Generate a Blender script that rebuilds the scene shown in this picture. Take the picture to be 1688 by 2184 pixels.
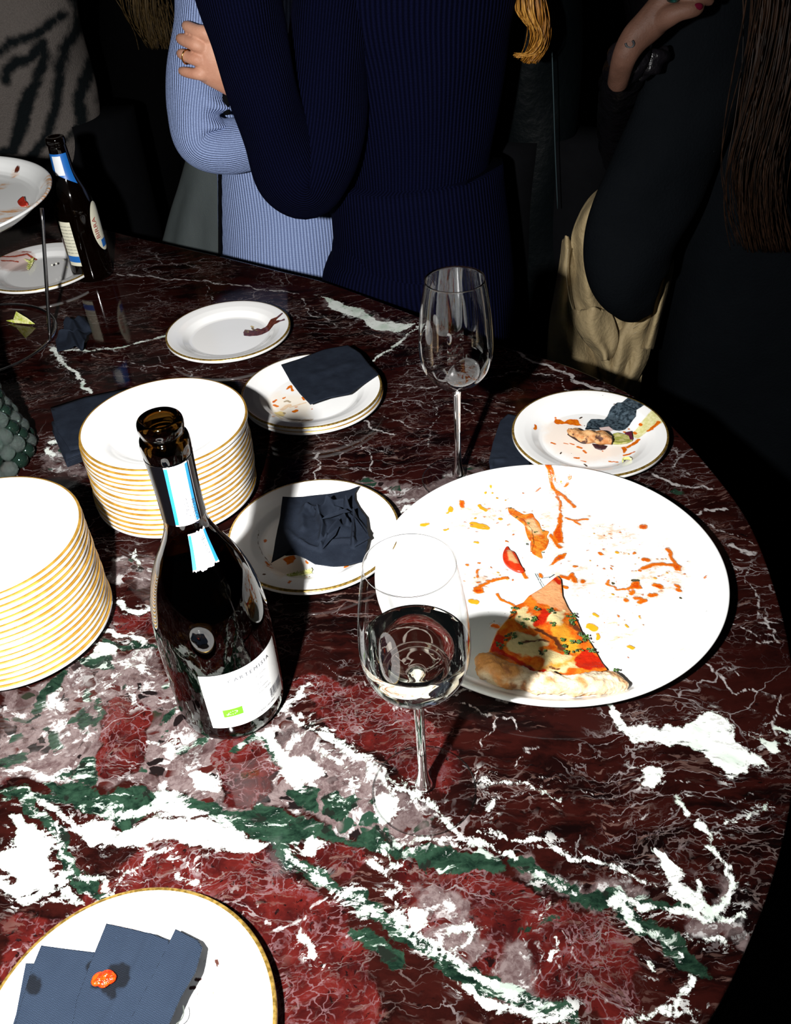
import bpy, math, random
import numpy as np
from mathutils import Vector, Matrix
random.seed(7)
for o in list(bpy.data.objects): bpy.data.objects.remove(o)
SC = bpy.context.scene
COL = SC.collection
PI = math.pi

# ------------------------------------------------------------------ camera, light, exposure
FPX, NX, NY, CH = 1937.5, 1021.0, 3463.0, 0.60          # focal length in pixels, point straight down in the frame, height over the table
_d = np.array([NX-844, NY-1092, FPX]); _d /= np.linalg.norm(_d)
_Z = -_d; _f = np.array([0, 0, 1.]); _Y = _f - _f.dot(_Z)*_Z; _Y /= np.linalg.norm(_Y); _X = np.cross(_Y, _Z)
RM = np.array([_X, _Y, _Z])                              # camera (right, down, forward) -> world
cam_d = bpy.data.cameras.new('camera'); cam = bpy.data.objects.new('camera', cam_d); COL.objects.link(cam)
cam_d.sensor_fit = 'VERTICAL'; cam_d.sensor_height = 36; cam_d.lens = 36*FPX/2184
cam_d.clip_start = 0.01; cam_d.clip_end = 60
rt, up, bk = RM @ np.array([1, 0, 0]), RM @ np.array([0, -1, 0]), RM @ np.array([0, 0, -1])
cam.matrix_world = Matrix(((rt[0], up[0], bk[0], 0), (rt[1], up[1], bk[1], 0), (rt[2], up[2], bk[2], CH), (0, 0, 0, 1)))
SC.camera = cam
w = bpy.data.worlds.new('World'); SC.world = w; w.use_nodes = True
w.node_tree.nodes['Background'].inputs[0].default_value = (0.7, 0.85, 1.0, 1)
w.node_tree.nodes['Background'].inputs[1].default_value = 0.006
ld = bpy.data.lights.new('camera_flash', 'SPOT'); flash = bpy.data.objects.new('camera_flash', ld); COL.objects.link(flash)
ld.energy = 110; ld.shadow_soft_size = 0.014; ld.spot_size = math.radians(134); ld.spot_blend = 1.0; ld.color = (1.0, 0.985, 0.965)
LP = Vector((-0.185, 0.052, 0.590))
flash.location = LP
flash.rotation_euler = (Vector((-0.30, 0.72, 0.0))-LP).to_track_quat('-Z', 'Y').to_euler()
SC.view_settings.view_transform = 'Standard'; SC.view_settings.look = 'None'
SC.view_settings.exposure = 0; SC.view_settings.gamma = 1; SC.view_settings.use_curve_mapping = False

# ------------------------------------------------------------------ point helpers
def ray(x, y): return RM @ np.array([x-844., y-1092., FPX])
def at(x, y, z=0.0):
    r = ray(x, y); t = (z-CH)/r[2]; return Vector((t*r[0], t*r[1], z))
def W(x, y, Y):
    r = ray(x, y); t = Y/r[1]; return Vector((t*r[0], Y, CH+t*r[2]))

# ------------------------------------------------------------------ materials
class NM:
    def __init__(s, name, **kw):
        s.m = bpy.data.materials.new(name); s.m.use_nodes = True
        s.t = s.m.node_tree; s.p = s.t.nodes['Principled BSDF']
        for k, v in kw.items(): s.set(k.replace('_', ' '), v)
    def set(s, k, v):
        i = s.p.inputs[k]
        if isinstance(v, bpy.types.NodeSocket): s.t.links.new(v, i)
        elif isinstance(v, tuple) and len(v) == 3 and i.type == 'RGBA': i.default_value = (*v, 1)
        else: i.default_value = v
    def n(s, typ, **kw):
        nd = s.t.nodes.new(typ)
        for k, v in kw.items(): setattr(nd, k, v)
        return nd
    def link(s, a, b):
        if isinstance(a, bpy.types.NodeSocket): s.t.links.new(a, b)
        elif isinstance(a, tuple) and len(a) == 3 and b.type == 'RGBA': b.default_value = (*a, 1)
        else: b.default_value = a
    def co(s, kind='Object'): return s.n('ShaderNodeTexCoord').outputs[kind]
    def mp(s, v, rot=0, sc=(1, 1, 1), loc=(0, 0, 0)):
        q = s.n('ShaderNodeMapping'); s.link(v, q.inputs[0]); q.inputs[1].default_value = loc
        q.inputs[2].default_value = (0, 0, rot); q.inputs[3].default_value = sc; return q.outputs[0]
    def noise(s, v, sc, det=4, rough=.55, dist=0, col=False):
        q = s.n('ShaderNodeTexNoise'); s.link(v, q.inputs['Vector']); q.inputs['Scale'].default_value = sc
        q.inputs['Detail'].default_value = det; q.inputs['Roughness'].default_value = rough; q.inputs['Distortion'].default_value = dist
        return q.outputs['Color' if col else 'Fac']
    def vor(s, v, sc, feat='DISTANCE_TO_EDGE', out='Distance', rnd=1):
        q = s.n('ShaderNodeTexVoronoi', feature=feat); s.link(v, q.inputs['Vector']); q.inputs['Scale'].default_value = sc
        q.inputs['Randomness'].default_value = rnd; return q.outputs[out]
    def math(s, op, a, b=0.0, c=0.0, clamp=False):
        q = s.n('ShaderNodeMath', operation=op, use_clamp=clamp); s.link(a, q.inputs[0]); s.link(b, q.inputs[1])
        if op in ('MULTIPLY_ADD', 'SMOOTH_MIN', 'SMOOTH_MAX'): s.link(c, q.inputs[2])
        return q.outputs[0]
    def rng(s, v, a, b, c=0.0, d=1.0, smooth=True):
        q = s.n('ShaderNodeMapRange', interpolation_type='SMOOTHSTEP' if smooth else 'LINEAR'); s.link(v, q.inputs[0])
        for i, x in enumerate((a, b, c, d)): s.link(x, q.inputs[i+1])
        return q.outputs[0]
    def mix(s, f, a, b, mode='MIX'):
        q = s.n('ShaderNodeMix', data_type='RGBA', blend_type=mode); s.link(f, q.inputs[0]); s.link(a, q.inputs[6]); s.link(b, q.inputs[7])
        return q.outputs[2]
    def warp(s, v, sc, amp, det=2):
        c = s.noise(v, sc, det, col=True)
        a = s.n('ShaderNodeVectorMath', operation='SUBTRACT'); s.link(c, a.inputs[0]); a.inputs[1].default_value = (.5, .5, .5)
        b = s.n('ShaderNodeVectorMath', operation='SCALE'); s.link(a.outputs[0], b.inputs[0]); b.inputs[3].default_value = amp
        d = s.n('ShaderNodeVectorMath', operation='ADD'); s.link(v, d.inputs[0]); s.link(b.outputs[0], d.inputs[1]); return d.outputs[0]
    def attr(s, name): return s.n('ShaderNodeAttribute', attribute_name=name).outputs['Fac']
    def bump(s, h, dist=.001, strength=1.0):
        q = s.n('ShaderNodeBump'); s.link(h, q.inputs['Height']); q.inputs['Distance'].default_value = dist; q.inputs['Strength'].default_value = strength
        s.t.links.new(q.outputs[0], s.p.inputs['Normal']); return q

def plain(name, col, rough=.5, **kw):
    return NM(name, Base_Color=col, Roughness=rough, **kw).m
def cloth(name, col, col2=None, scale=900, rough=.9, bump=.0003):
    m = NM(name, Roughness=rough); v = m.co(); f = m.noise(v, 40, 5)
    m.set('Base Color', m.mix(f, col, col2 or tuple(c*.6 for c in col)))
    m.bump(m.noise(v, scale, 2), bump); m.set('Specular IOR Level', .03); return m.m
def ribbed(name, col, col2, n=90, depth=.0022, rough=.9, knit=1.0):
    m = NM(name, Roughness=rough); m.set('Specular IOR Level', .03)
    uv = m.co('UV'); sx = m.n('ShaderNodeSeparateXYZ'); m.link(uv, sx.inputs[0])
    wv = m.math('SINE', m.math('MULTIPLY', sx.outputs[0], n*2*PI)); wv = m.math('MULTIPLY_ADD', wv, .5, .5)
    st = m.math('SINE', m.math('MULTIPLY', sx.outputs[1], 260*2*PI)); st = m.math('MULTIPLY_ADD', st, .5*knit, .5)
    h = m.math('ADD', wv, m.math('MULTIPLY', st, .10)); fz = m.noise(m.co(), 700, 3)
    h = m.math('ADD', h, m.math('MULTIPLY', fz, .8))
    f = m.math('MULTIPLY', m.rng(wv, 0, .75), m.math('MULTIPLY_ADD', fz, .9, .45), clamp=True)
    m.set('Base Color', m.mix(f, col2, col)); m.bump(h, depth); return m.m

# ------------------------------------------------------------------ painted layers: signed distance to traced outlines, kept on the mesh
def seg_sd(P, a, b, ra, rb):
    ab = b-a; L = max(ab @ ab, 1e-12); t = np.clip(((P-a) @ ab)/L, 0, 1)
    return np.hypot(*(P-a-t[:, None]*ab).T)-(ra+(rb-ra)*t)
def poly_sd(P, V):
    n = len(V); d = np.full(len(P), 1e9); ins = np.zeros(len(P), bool)
    for i in range(n):
        a, b = V[i], V[(i+1) % n]; ab = b-a; t = np.clip(((P-a) @ ab)/max(ab @ ab, 1e-12), 0, 1)
        d = np.minimum(d, np.hypot(*(P-a-t[:, None]*ab).T))
        c = ((a[1] > P[:, 1]) != (b[1] > P[:, 1]))
        xx = (b[0]-a[0])*(P[:, 1]-a[1])/((b[1]-a[1]) or 1e-12)+a[0]
        ins ^= c & (P[:, 0] < xx)
    return np.where(ins, -d, d)
def wobble(P, a=1.0):
    x, y = P[:, 0].copy(), P[:, 1].copy()
    for wl, am, ph in ((.085, .0032, 0), (.037, .0021, 1.7), (.0171, .0012, 4.1), (.0083, .0007, 2.2), (.0041, .0004, 5.5)):
        k = 2*PI/wl; x2 = x+a*am*np.sin(k*y+ph+1.3*np.sin(k*.53*x+ph)); y2 = y+a*am*np.sin(k*x*.93+2.1*ph+1.3*np.sin(k*.61*y-ph)); x, y = x2, y2
    return np.c_[x, y]
def layer_sd(P, items, tr, wob=0.0, rs=1.0):
    """items: ('p', [(x,y)..]) polygons; ('s', [(x,y)..], r) or ('s', [(x,y,r)..]) strokes with radius in millimetres"""
    out = np.full(len(P), .03)
    if wob: P = wobble(P, wob)
    for it in items:
        if it[0] == 'p':
            V = np.array([tr(*q[:2]) for q in it[1]]); bb = V.min(0)-.03, V.max(0)+.03
            k = np.all((P > bb[0]) & (P < bb[1]), axis=1)
            if k.any(): out[k] = np.minimum(out[k], poly_sd(P[k], V))
        else:
            pts = it[1]; rr = [(q[2] if len(q) > 2 else it[2])*.001*rs for q in pts]
            V = np.array([tr(*q[:2]) for q in pts])
            if len(V) == 1: V = np.vstack([V, V]); rr = rr*2
            for i in range(len(V)-1):
                lo = np.minimum(V[i], V[i+1])-.03; hi = np.maximum(V[i], V[i+1])+.03
                k = np.all((P > lo) & (P < hi), axis=1)
                if k.any(): out[k] = np.minimum(out[k], seg_sd(P[k], V[i], V[i+1], rr[i], rr[i+1]))
    return out
def set_attr(me, name, vals):
    a = me.attributes.new(name, 'FLOAT', 'POINT'); a.data.foreach_set('value', np.asarray(vals, np.float32))
def verts_np(me):
    v = np.empty(len(me.vertices)*3); me.vertices.foreach_get('co', v); return v.reshape(-1, 3)
def mask(m, v, name, soft=.0008, amp=.003, sc=120, det=4, rough=.6):
    d = m.attr(name)
    if amp: d = m.math('ADD', d, m.math('MULTIPLY', m.math('SUBTRACT', m.noise(v, sc, det, rough), .5), amp*2))
    return m.rng(d, soft, -soft)

# ------------------------------------------------------------------ mesh helpers
def link(name, me, mat=None, parent=None, smooth=True):
    if mat: me.materials.append(mat)
    if smooth and len(me.polygons): me.polygons.foreach_set('use_smooth', [True]*len(me.polygons))
    o = bpy.data.objects.new(name, me); COL.objects.link(o)
    if parent: o.parent = parent
    return o
def mesh(name, V, F, mat=None, parent=None, smooth=True):
    me = bpy.data.meshes.new(name); me.from_pydata([tuple(v) for v in V], [], F); me.update()
    return link(name, me, mat, parent, smooth)
def tag(o, label=None, cat=None, group=None, kind=None):
    if label: o['label'] = label
    if cat: o['category'] = cat
    if group: o['group'] = group
    if kind: o['kind'] = kind
    return o
def empty(name, loc, label, cat, group=None, rz=0):
    o = bpy.data.objects.new(name, None); COL.objects.link(o); o.location = loc; o.rotation_euler = (0, 0, rz); o.empty_display_size = .02
    return tag(o, label, cat, group)
def lathe_vf(prof, seg=96, closed_ends=True):
    V, F = [], []; idx = []
    for r, z in prof:
        if r < 1e-7: idx.append([len(V)]*seg); V.append((0, 0, z))
        else:
            idx.append(list(range(len(V), len(V)+seg)))
            V += [(r*math.cos(2*PI*i/seg), r*math.sin(2*PI*i/seg), z) for i in range(seg)]
    for a, b in zip(idx[:-1], idx[1:]):
        for i in range(seg):
            j = (i+1) % seg; q = [a[i], a[j], b[j], b[i]]; q2 = []
            for k in q:
                if k not in q2: q2.append(k)
            if len(q2) > 2: F.append(q2)
    return V, F
def lathe(name, prof, mat, parent=None, seg=96, loc=None):
    V, F = lathe_vf(prof, seg); o = mesh(name, V, F, mat, parent)
    if loc: o.location = loc
    return o
def cr(P, t):
    n = len(P)-1; i = min(int(t), n-1); f = t-i
    p0, p1, p2, p3 = P[max(i-1, 0)], P[i], P[i+1], P[min(i+2, n)]
    return .5*((2*p1)+(p2-p0)*f+(2*p0-5*p1+4*p2-p3)*f*f+(3*p1-p0-3*p2+p3)*f**3)
def smooth_prof(pts, sub=6):
    A = np.array(pts, float); return [tuple(cr(A, i/sub)) for i in range((len(A)-1)*sub+1)]
def tube_vf(nodes, seg=48, sub=8, side=(0, -1, 0), disp=None, cap=True):
    """nodes: (centre, half width, half depth); 'side' points along the depth"""
    A = np.array([[*c, a, b] for c, a, b in nodes], float); n = (len(A)-1)*sub
    S = [cr(A, i/sub) for i in range(n+1)]; V, F, UV = [], [], []
    S = np.array(S); L = np.r_[0, np.cumsum(np.linalg.norm(np.diff(S[:, :3], axis=0), axis=1))]
    side = Vector(side)
    for i in range(n+1):
        T = Vector(S[min(i+1, n), :3]-S[max(i-1, 0), :3]).normalized()
        D = (side-T*side.dot(T)).normalized(); U = T.cross(D)
        for k in range(seg):
            a = 2*PI*k/seg; p = Vector(S[i, :3])+U*(math.cos(a)*abs(S[i, 3]))+D*(math.sin(a)*abs(S[i, 4]))
            if disp: p += (U*math.cos(a)+D*math.sin(a))*disp(a, L[i], i/n, p)
            V.append(p); UV.append((k/seg, L[i]))
    for i in range(n):
        for k in range(seg):
            j = (k+1) % seg; F.append([i*seg+k, i*seg+j, (i+1)*seg+j, (i+1)*seg+k])
    if cap: F.append(list(range(seg))[::-1]); F.append([n*seg+k for k in range(seg)])
    return V, F, UV, seg, n
def tube(name, nodes, mat, parent=None, **kw):
    V, F, UV, seg, n = tube_vf(nodes, **kw); o = mesh(name, V, F, mat, parent)
    me = o.data; uv = me.uv_layers.new(name='UVMap'); d = []
    for p in me.polygons:
        ks = [me.loops[l].vertex_index for l in p.loop_indices]; us = [UV[k][0] for k in ks]
        wrap = max(us)-min(us) > .5
        for k in ks: d += [UV[k][0]+(1 if wrap and UV[k][0] < .5 else 0), UV[k][1]]
    uv.data.foreach_set('uv', d); return o
def wire(name, pts, r, mat, parent=None, seg=10, sub=4):
    return tube(name, [(p, r, r) for p in pts], mat, parent, seg=seg, sub=sub, side=(.3, -.9, .31))
def union(name, tubes, mat, parent=None, vox=.0012, smooth=4):
    V, F = [], []
    for t in tubes:
        b = len(V); V += list(t[0]); F += [[i+b for i in f] for f in t[1]]
    o = mesh(name, V, F, mat, parent)
    md = o.modifiers.new('Remesh', 'REMESH'); md.mode = 'VOXEL'; md.voxel_size = vox; md.use_smooth_shade = True
    if smooth: s = o.modifiers.new('Smooth', 'SMOOTH'); s.factor = .5; s.iterations = smooth
    return o
def ball_vf(c, rx, ry, rz, n=12, m=16):
    V, F = lathe_vf([(math.sin(PI*i/n), -math.cos(PI*i/n)) for i in range(n+1)], m)
    return [Vector((c[0]+x*rx, c[1]+y*ry, c[2]+z*rz)) for x, y, z in V], F
def sheet(name, outline, zf, mat, parent=None, thick=.0008, rings=26, per=12, ridges=(), smooth_out=False, noise_amp=0.0, origin=None, paint=None):
    """a cloth or paper sheet: traced outline (x, y, z) in the picture plane put on the table; ridges: (stroke, width mm, height mm)"""
    P = [at(*q) for q in outline]; n = len(P); B = []
    for i in range(n):
        for k in range(per):
            f = k/per
            if smooth_out: B.append(Vector(cr(np.array([P[(i-1) % n], P[i], P[(i+1) % n], P[(i+2) % n]], float), 1+f)))
            else: B.append(P[i].lerp(P[(i+1) % n], f))
    C = sum(P, Vector())/n; zc = C.z; V = [C.copy()]; F = []; m = len(B)
    for r in range(1, rings+1):
        s = r/rings
        for b in B: V.append(C.lerp(b, s))
    for k in range(m): F.append([0, 1+k, 1+(k+1) % m])
    for r in range(rings-1):
        for k in range(m):
            j = (k+1) % m; F.append([1+r*m+k, 1+(r+1)*m+k, 1+(r+1)*m+j, 1+r*m+j])
    A = np.array([tuple(v) for v in V])
    if zf: A[:, 2] = np.array([zf(x, y, z) for x, y, z in A])
    for st, wd, h in ridges:
        pts = np.array([at(q[0], q[1], zc)[:2] for q in st]); d = np.full(len(A), 1e9)
        for i in range(len(pts)-1): d = np.minimum(d, seg_sd(A[:, :2], pts[i], pts[i+1], 0, 0))
        A[:, 2] += h*.001*np.exp(-(np.maximum(d, 0)/(wd*.001))**2)
    if noise_amp:
        for f_, a_ in ((60, 1), (140, .45)):
            A[:, 2] += noise_amp*a_*np.sin(A[:, 0]*f_+1.3*np.sin(A[:, 1]*f_*.8))*np.cos(A[:, 1]*f_*.9+np.sin(A[:, 0]*f_*.7))
    o = mesh(name, A, F, mat, parent)
    md = o.modifiers.new('Solidify', 'SOLIDIFY'); md.thickness = thick; md.offset = 1
    return o
def lettering(name, text, size, mat, parent, fn, extrude=0, align='CENTER', spacing=1.0):
    cu = bpy.data.curves.new(name, 'FONT'); cu.body = text; cu.size = size; cu.align_x = align; cu.space_character = spacing; cu.resolution_u = 3
    tmp = bpy.data.objects.new('tmp', cu); COL.objects.link(tmp)
    dg = bpy.context.evaluated_depsgraph_get(); me = bpy.data.meshes.new_from_object(tmp.evaluated_get(dg)); me.name = name
    bpy.data.objects.remove(tmp)
    for v in me.vertices: v.co = fn(v.co.x, v.co.y)
    me.materials.clear(); return link(name, me, mat, parent, smooth=False)
def copy_tree(o, parent=None):
    c = o.copy(); COL.objects.link(c); c.parent = parent
    for ch in list(o.children): copy_tree(ch, c)
    return c

# ------------------------------------------------------------------ basic materials
white_china = NM('white_china', Base_Color=(.80, .80, .79), Roughness=.12); white_china = white_china.m
_g = NM('gilded_rim', Metallic=.75, Roughness=.30)
_v = _g.co(); _g.set('Base Color', _g.mix(_g.rng(_g.noise(_v, 300, 4), .38, .62), (.28, .17, .03), (.62, .40, .10))); gold = _g.m
def gold_worn():
    m = NM('gilded_rim_on_edge', Roughness=.38, Metallic=.55); v = m.co()
    m.set('Base Color', m.mix(m.rng(m.noise(v, 60, 3), .40, .62), (.42, .22, .03), (.60, .34, .06))); return m.m
gold_edge = gold_worn()
black_cloth = cloth('black_cloth', (.004, .0042, .005)); navy_paper = None

# ================================================================== SETTING
m = NM('dark_floor', Roughness=.6); m.set('Base Color', m.mix(m.noise(m.co(), 4, 4), (.004, .004, .004), (.008, .007, .006)))
fl = mesh('floor', [(-4, -2, -1.0), (4, -2, -1.0), (4, 4.2, -1.0), (-4, 4.2, -1.0)], [[0, 1, 2, 3]], m.m, smooth=False); tag(fl, kind='structure')
m = NM('dark_wall_paint', Roughness=.8); m.set('Base Color', m.mix(m.noise(m.co(), 3, 3), (.003, .003, .003), (.005, .005, .005)))
for nm, q in (('wall_back', [(-4, 4.2, -1), (4, 4.2, -1), (4, 4.2, 1.8), (-4, 4.2, 1.8)]), ('wall_left', [(-4, -2, -1), (-4, 4.2, -1), (-4, 4.2, 1.8), (-4, -2, 1.8)]), ('wall_right', [(4, 4.2, -1), (4, -2, -1), (4, -2, 1.8), (4, 4.2, 1.8)])):
    tag(mesh(nm, q, [[0, 1, 2, 3]], m.m, smooth=False), kind='structure')

# ================================================================== MARBLE TABLE
edge_px = [(470, 548), (600, 580), (700, 605), (850, 660), (950, 700), (1060, 737), (1200, 778), (1330, 835), (1400, 880), (1470, 950), (1560, 1060), (1612, 1150), (1660, 1290), (1686, 1420), (1692, 1560), (1684, 1700), (1650, 1850), (1600, 1990), (1500, 2184)]
ol = [tuple(at(*p)[:2]) for p in edge_px]
ol = [(-.86, 1.84), (-.62, 1.70), (-.449, 1.565), (-.35, 1.495)]+ol+[(.09, .165), (.0, .12), (-.12, .085), (-.30, .07), (-.55, .10), (-.85, .25), (-1.12, .55), (-1.28, .95), (-1.30, 1.35), (-1.18, 1.7), (-1.02, 1.86)]
A = np.array(ol); n = len(A); B = []
for i in range(n):
    for k in range(26): B.append(cr(np.array([A[(i-1) % n], A[i], A[(i+1) % n], A[(i+2) % n]]), 1+k/26))
B = np.array(B); nb = len(B); C = np.array([-.08, .68]); R_ = 400
s = (np.arange(1, R_+1)/R_)[:, None, None]
G = C+(B-C)[None]*s; V = np.vstack([C[None], G.reshape(-1, 2)]); V = np.c_[V, np.zeros(len(V))]
F = [[0, 1+k, 1+(k+1) % nb] for k in range(nb)]
i0 = 1+np.arange(R_-1)[:, None]*nb; k0 = np.arange(nb)[None]; k1 = (k0+1) % nb
Q = np.stack([i0+k0, i0+nb+k0, i0+nb+k1, i0+k1], -1).reshape(-1, 4)
F += Q.tolist()
rim = []
last = 1+(R_-1)*nb
nx = np.roll(B, -1, 0)-np.roll(B, 1, 0); nx = np.c_[nx[:, 1], -nx[:, 0]]; nx /= np.linalg.norm(nx, axis=1)[:, None]
if ((B-C)*nx).sum() < 0: nx = -nx
prev = last
for off, z in ((.0012, -.0004), (.0018, -.0018), (.0018, -.030), (-.01, -.032)):
    b = len(V); V = np.vstack([V, np.c_[B+nx*off, np.full(nb, z)]])
    for k in range(nb): F.append([prev+k, b+k, b+(k+1) % nb, prev+(k+1) % nb])
    prev = b
F.append([prev+k for k in range(nb)][::-1])

T = lambda x, y: tuple(at(x, y)[:2])
def z7(pts): return [(x/2, 1500+y/2) for x, y in pts]
def z8(pts): return [(844+x/2, 1500+y/2) for x, y in pts]
whites = [
 ('p', z7([(290, 515), (400, 500), (520, 535), (640, 510), (820, 500), (960, 500), (1060, 560), (1150, 615), (1080, 640), (920, 600), (760, 590), (650, 605), (500, 600), (380, 585)])),
 ('p', z7([(440, 470), (560, 450), (760, 440), (880, 475), (700, 490), (560, 480)])),
 ('p', z7([(640, 400), (700, 385), (770, 400), (790, 440), (720, 450), (650, 440)])),
 ('p', z7([(40, 480), (80, 470), (130, 540), (190, 600), (220, 700), (210, 780), (130, 800), (100, 840), (60, 830), (40, 780), (90, 760), (30, 720), (0, 690), (0, 640), (60, 620), (50, 560)])),
 ('s', z7([(0, 760), (60, 820), (130, 850), (230, 760), (290, 720), (300, 800), (330, 860)]), 4),
 ('s', z7([(0, 700), (60, 730), (160, 690)]), 4), ('s', z7([(170, 420), (260, 480), (330, 560)]), 2.5),
 ('s', z7([(200, 560), (300, 690), (420, 760), (480, 830)]), 2), ('s', z7([(60, 300), (150, 290), (260, 320)]), 2.5),
 ('s', z7([(630, 620), (690, 650), (760, 640), (840, 700)]), 1.2), ('s', z7([(500, 740), (600, 700), (650, 640)]), 1.2), ('s', z7([(700, 650), (760, 720), (860, 780)]), 1.2),
 ('p', z7([(790, 290), (850, 265), (910, 300), (930, 370), (870, 360), (810, 330)])),
 ('p', z7([(1250, 220), (1310, 210), (1370, 240), (1375, 290), (1330, 310), (1290, 330), (1270, 370), (1230, 340), (1200, 270), (1180, 220), (1120, 160), (1060, 140), (1120, 130), (1200, 170)])),
 ('s', z7([(1290, 110), (1250, 160), (1240, 220)]), 2.5), ('s', z7([(1380, 200), (1440, 250), (1500, 330), (1520, 360)]), 2.2), ('s', z7([(640, 170), (690, 190), (760, 160)]), 2.2),
 ('s', z7([(1200, 40), (1320, 90), (1440, 160), (1560, 270), (1688, 390)]), 2.6), ('s', z7([(1230, 20), (1350, 80), (1480, 170), (1600, 280), (1688, 360)]), 1.0),
 ('s', z8([(0, 355), (60, 400), (130, 450), (210, 500), (300, 560), (400, 610), (520, 665)]), 2.6), ('s', z8([(0, 330), (130, 420), (250, 520)]), 1.0),
 ('p', z7([(1590, 400), (1640, 390), (1688, 410), (1700, 470), (1660, 520), (1610, 480)])),
 ('s', z8([(320, 530), (430, 560), (560, 600), (660, 600), (760, 650), (860, 680), (960, 720), (1080, 780)]), 1.5),
 ('s', z8([(0, 620), (90, 590), (220, 580), (340, 600), (480, 640)]), 1.0),
 ('s', z8([(600, 730), (700, 790), (760, 800)]), 1.5), ('s', z8([(940, 850), (1000, 900), (1050, 950)]), 3.5), ('s', z8([(960, 850), (1100, 875), (1250, 900), (1360, 915), (1480, 900)]), 3.0),
 ('s', z8([(1060, 950), (1130, 1010), (1240, 1090)]), 1.2), ('s', z8([(1280, 1010), (1400, 1010), (1450, 1060)]), 1.8),
 ('s', z7([(1240, 650), (1330, 720), (1420, 790), (1500, 830), (1600, 900), (1688, 950)]), 2.2), ('s', z7([(1280, 690), (1400, 800), (1480, 880)]), 1.2),
 ('s', z8([(0, 900), (90, 960), (170, 1010), (260, 1070), (340, 1130), (420, 1180), (520, 1240), (620, 1290), (740, 1350)]), 2.6),
 ('s', z8([(20, 930), (120, 1030), (200, 1090), (160, 1060)]), 1.6), ('p', z8([(265, 1168), (330, 1190), (400, 1230), (500, 1290), (600, 1330), (700, 1365), (620, 1368), (520, 1330), (420, 1290), (360, 1260), (310, 1220)])),
 ('s', z7([(1560, 680), (1640, 740), (1688, 770)]), 3), ('s', z7([(1600, 640), (1688, 700)]), 1.5), ('p', z7([(1290, 640), (1350, 560), (1400, 590), (1340, 640)])),
 ('p', z7([(1270, 940), (1330, 980), (1360, 1030), (1400, 1100), (1380, 1110), (1330, 1030), (1290, 990)])),
 ('s', z7([(1690, 790), (1640, 830), (1688, 870)]), 2),
 ('p', z8([(890, 10), (960, 30), (1010, 90), (1080, 80), (1140, 100), (1250, 100), (1320, 60), (1400, 50), (1450, 90), (1440, 160), (1500, 220), (1560, 230), (1600, 280), (1500, 260), (1480, 300), (1400, 320), (1380, 270), (1350, 240), (1290, 190), (1220, 170), (1150, 160), (1110, 140), (1060, 150), (1020, 180), (970, 110), (930, 50)])),
 ('p', z8([(1030, 290), (1100, 270), (1140, 280), (1110, 320), (1090, 370), (1050, 370)])), ('p', z8([(1540, 150), (1600, 150), (1625, 210), (1590, 220), (1550, 180)])),
 ('s', z8([(1480, 130), (1560, 170), (1688, 170)]), 1.5), ('s', z8([(1620, 100), (1688, 130)]), 3),
 ('p', z8([(1120, 640), (1160, 640), (1200, 700), (1190, 770), (1260, 790), (1340, 850), (1400, 790), (1440, 780), (1400, 840), (1370, 890), (1310, 880), (1230, 860), (1160, 800), (1130, 730)])),
 ('s', z8([(1300, 500), (1350, 550), (1340, 600), (1390, 640), (1425, 700), (1420, 790)]), 2.6), ('s', z8([(1190, 410), (1240, 440), (1245, 465)]), 2), ('s', z8([(1265, 720), (1280, 790)]), 2),
 ('s', z8([(1410, 500), (1480, 490), (1560, 470), (1620, 440)]), 1.0), ('s', z8([(350, 310), (420, 330), (560, 370), (720, 410)]), 1.2), ('s', z8([(395, 405), (380, 460)]), 1.6), ('p', z8([(1060, 1080), (1085, 1090), (1088, 1130), (1070, 1110)])),
 ('s', z8([(700, 1010), (690, 1060), (680, 1140)]), 1.5), ('s', z8([(970, 1360), (1100, 1310), (1200, 1230), (1260, 1180)]), 1.6), ('s', z8([(1120, 1305), (1220, 1310), (1290, 1340)]), 1.4),
 ('s', z8([(640, 840), (620, 920)]), 1.2), ('s', z8([(230, 960), (320, 940), (300, 1000), (250, 1020)]), 2.4),
 ('p', z8([(40, 870), (90, 850), (130, 900), (110, 950), (60, 930)])),
 # far side of the table
 ('p', [(683, 630), (720, 640), (760, 655), (800, 682), (850, 690), (888, 692), (852, 706), (810, 703), (775, 688), (740, 672), (705, 655)]),
 ('s', [(108, 742), (135, 770), (165, 800), (190, 838)], 4.0), ('s', [(800, 770), (835, 742), (872, 715), (890, 700)], 3.0), ('s', [(110, 742), (200, 750), (280, 735), (352, 718)], 3.0),
 ('s', [(110, 940), (140, 950)], 6), ('s', [(95, 960), (115, 975)], 6), ('s', [(855, 1085), (880, 1075)], 5),
 ('s', [(250, 1285), (290, 1300), (325, 1300)], 4.5), ('s', [(230, 1342), (270, 1352), (300, 1372)], 3.0), ('p', [(190, 1395), (215, 1368), (245, 1372), (240, 1392), (205, 1402), (175, 1404)]),
 ('s', [(240, 1400), (290, 1408), (330, 1440)], 2.0), ('s', [(290, 1390), (250, 1440), (235, 1465)], 1.6), ('s', [(130, 1470), (120, 1500), (140, 1515)], 4), ('s', [(290, 1462), (280, 1500)], 2),
 ('s', [(612, 1520), (640, 1475), (665, 1465)], 1.8), ('s', [(300, 1205), (290, 1170)], 3)]
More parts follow.
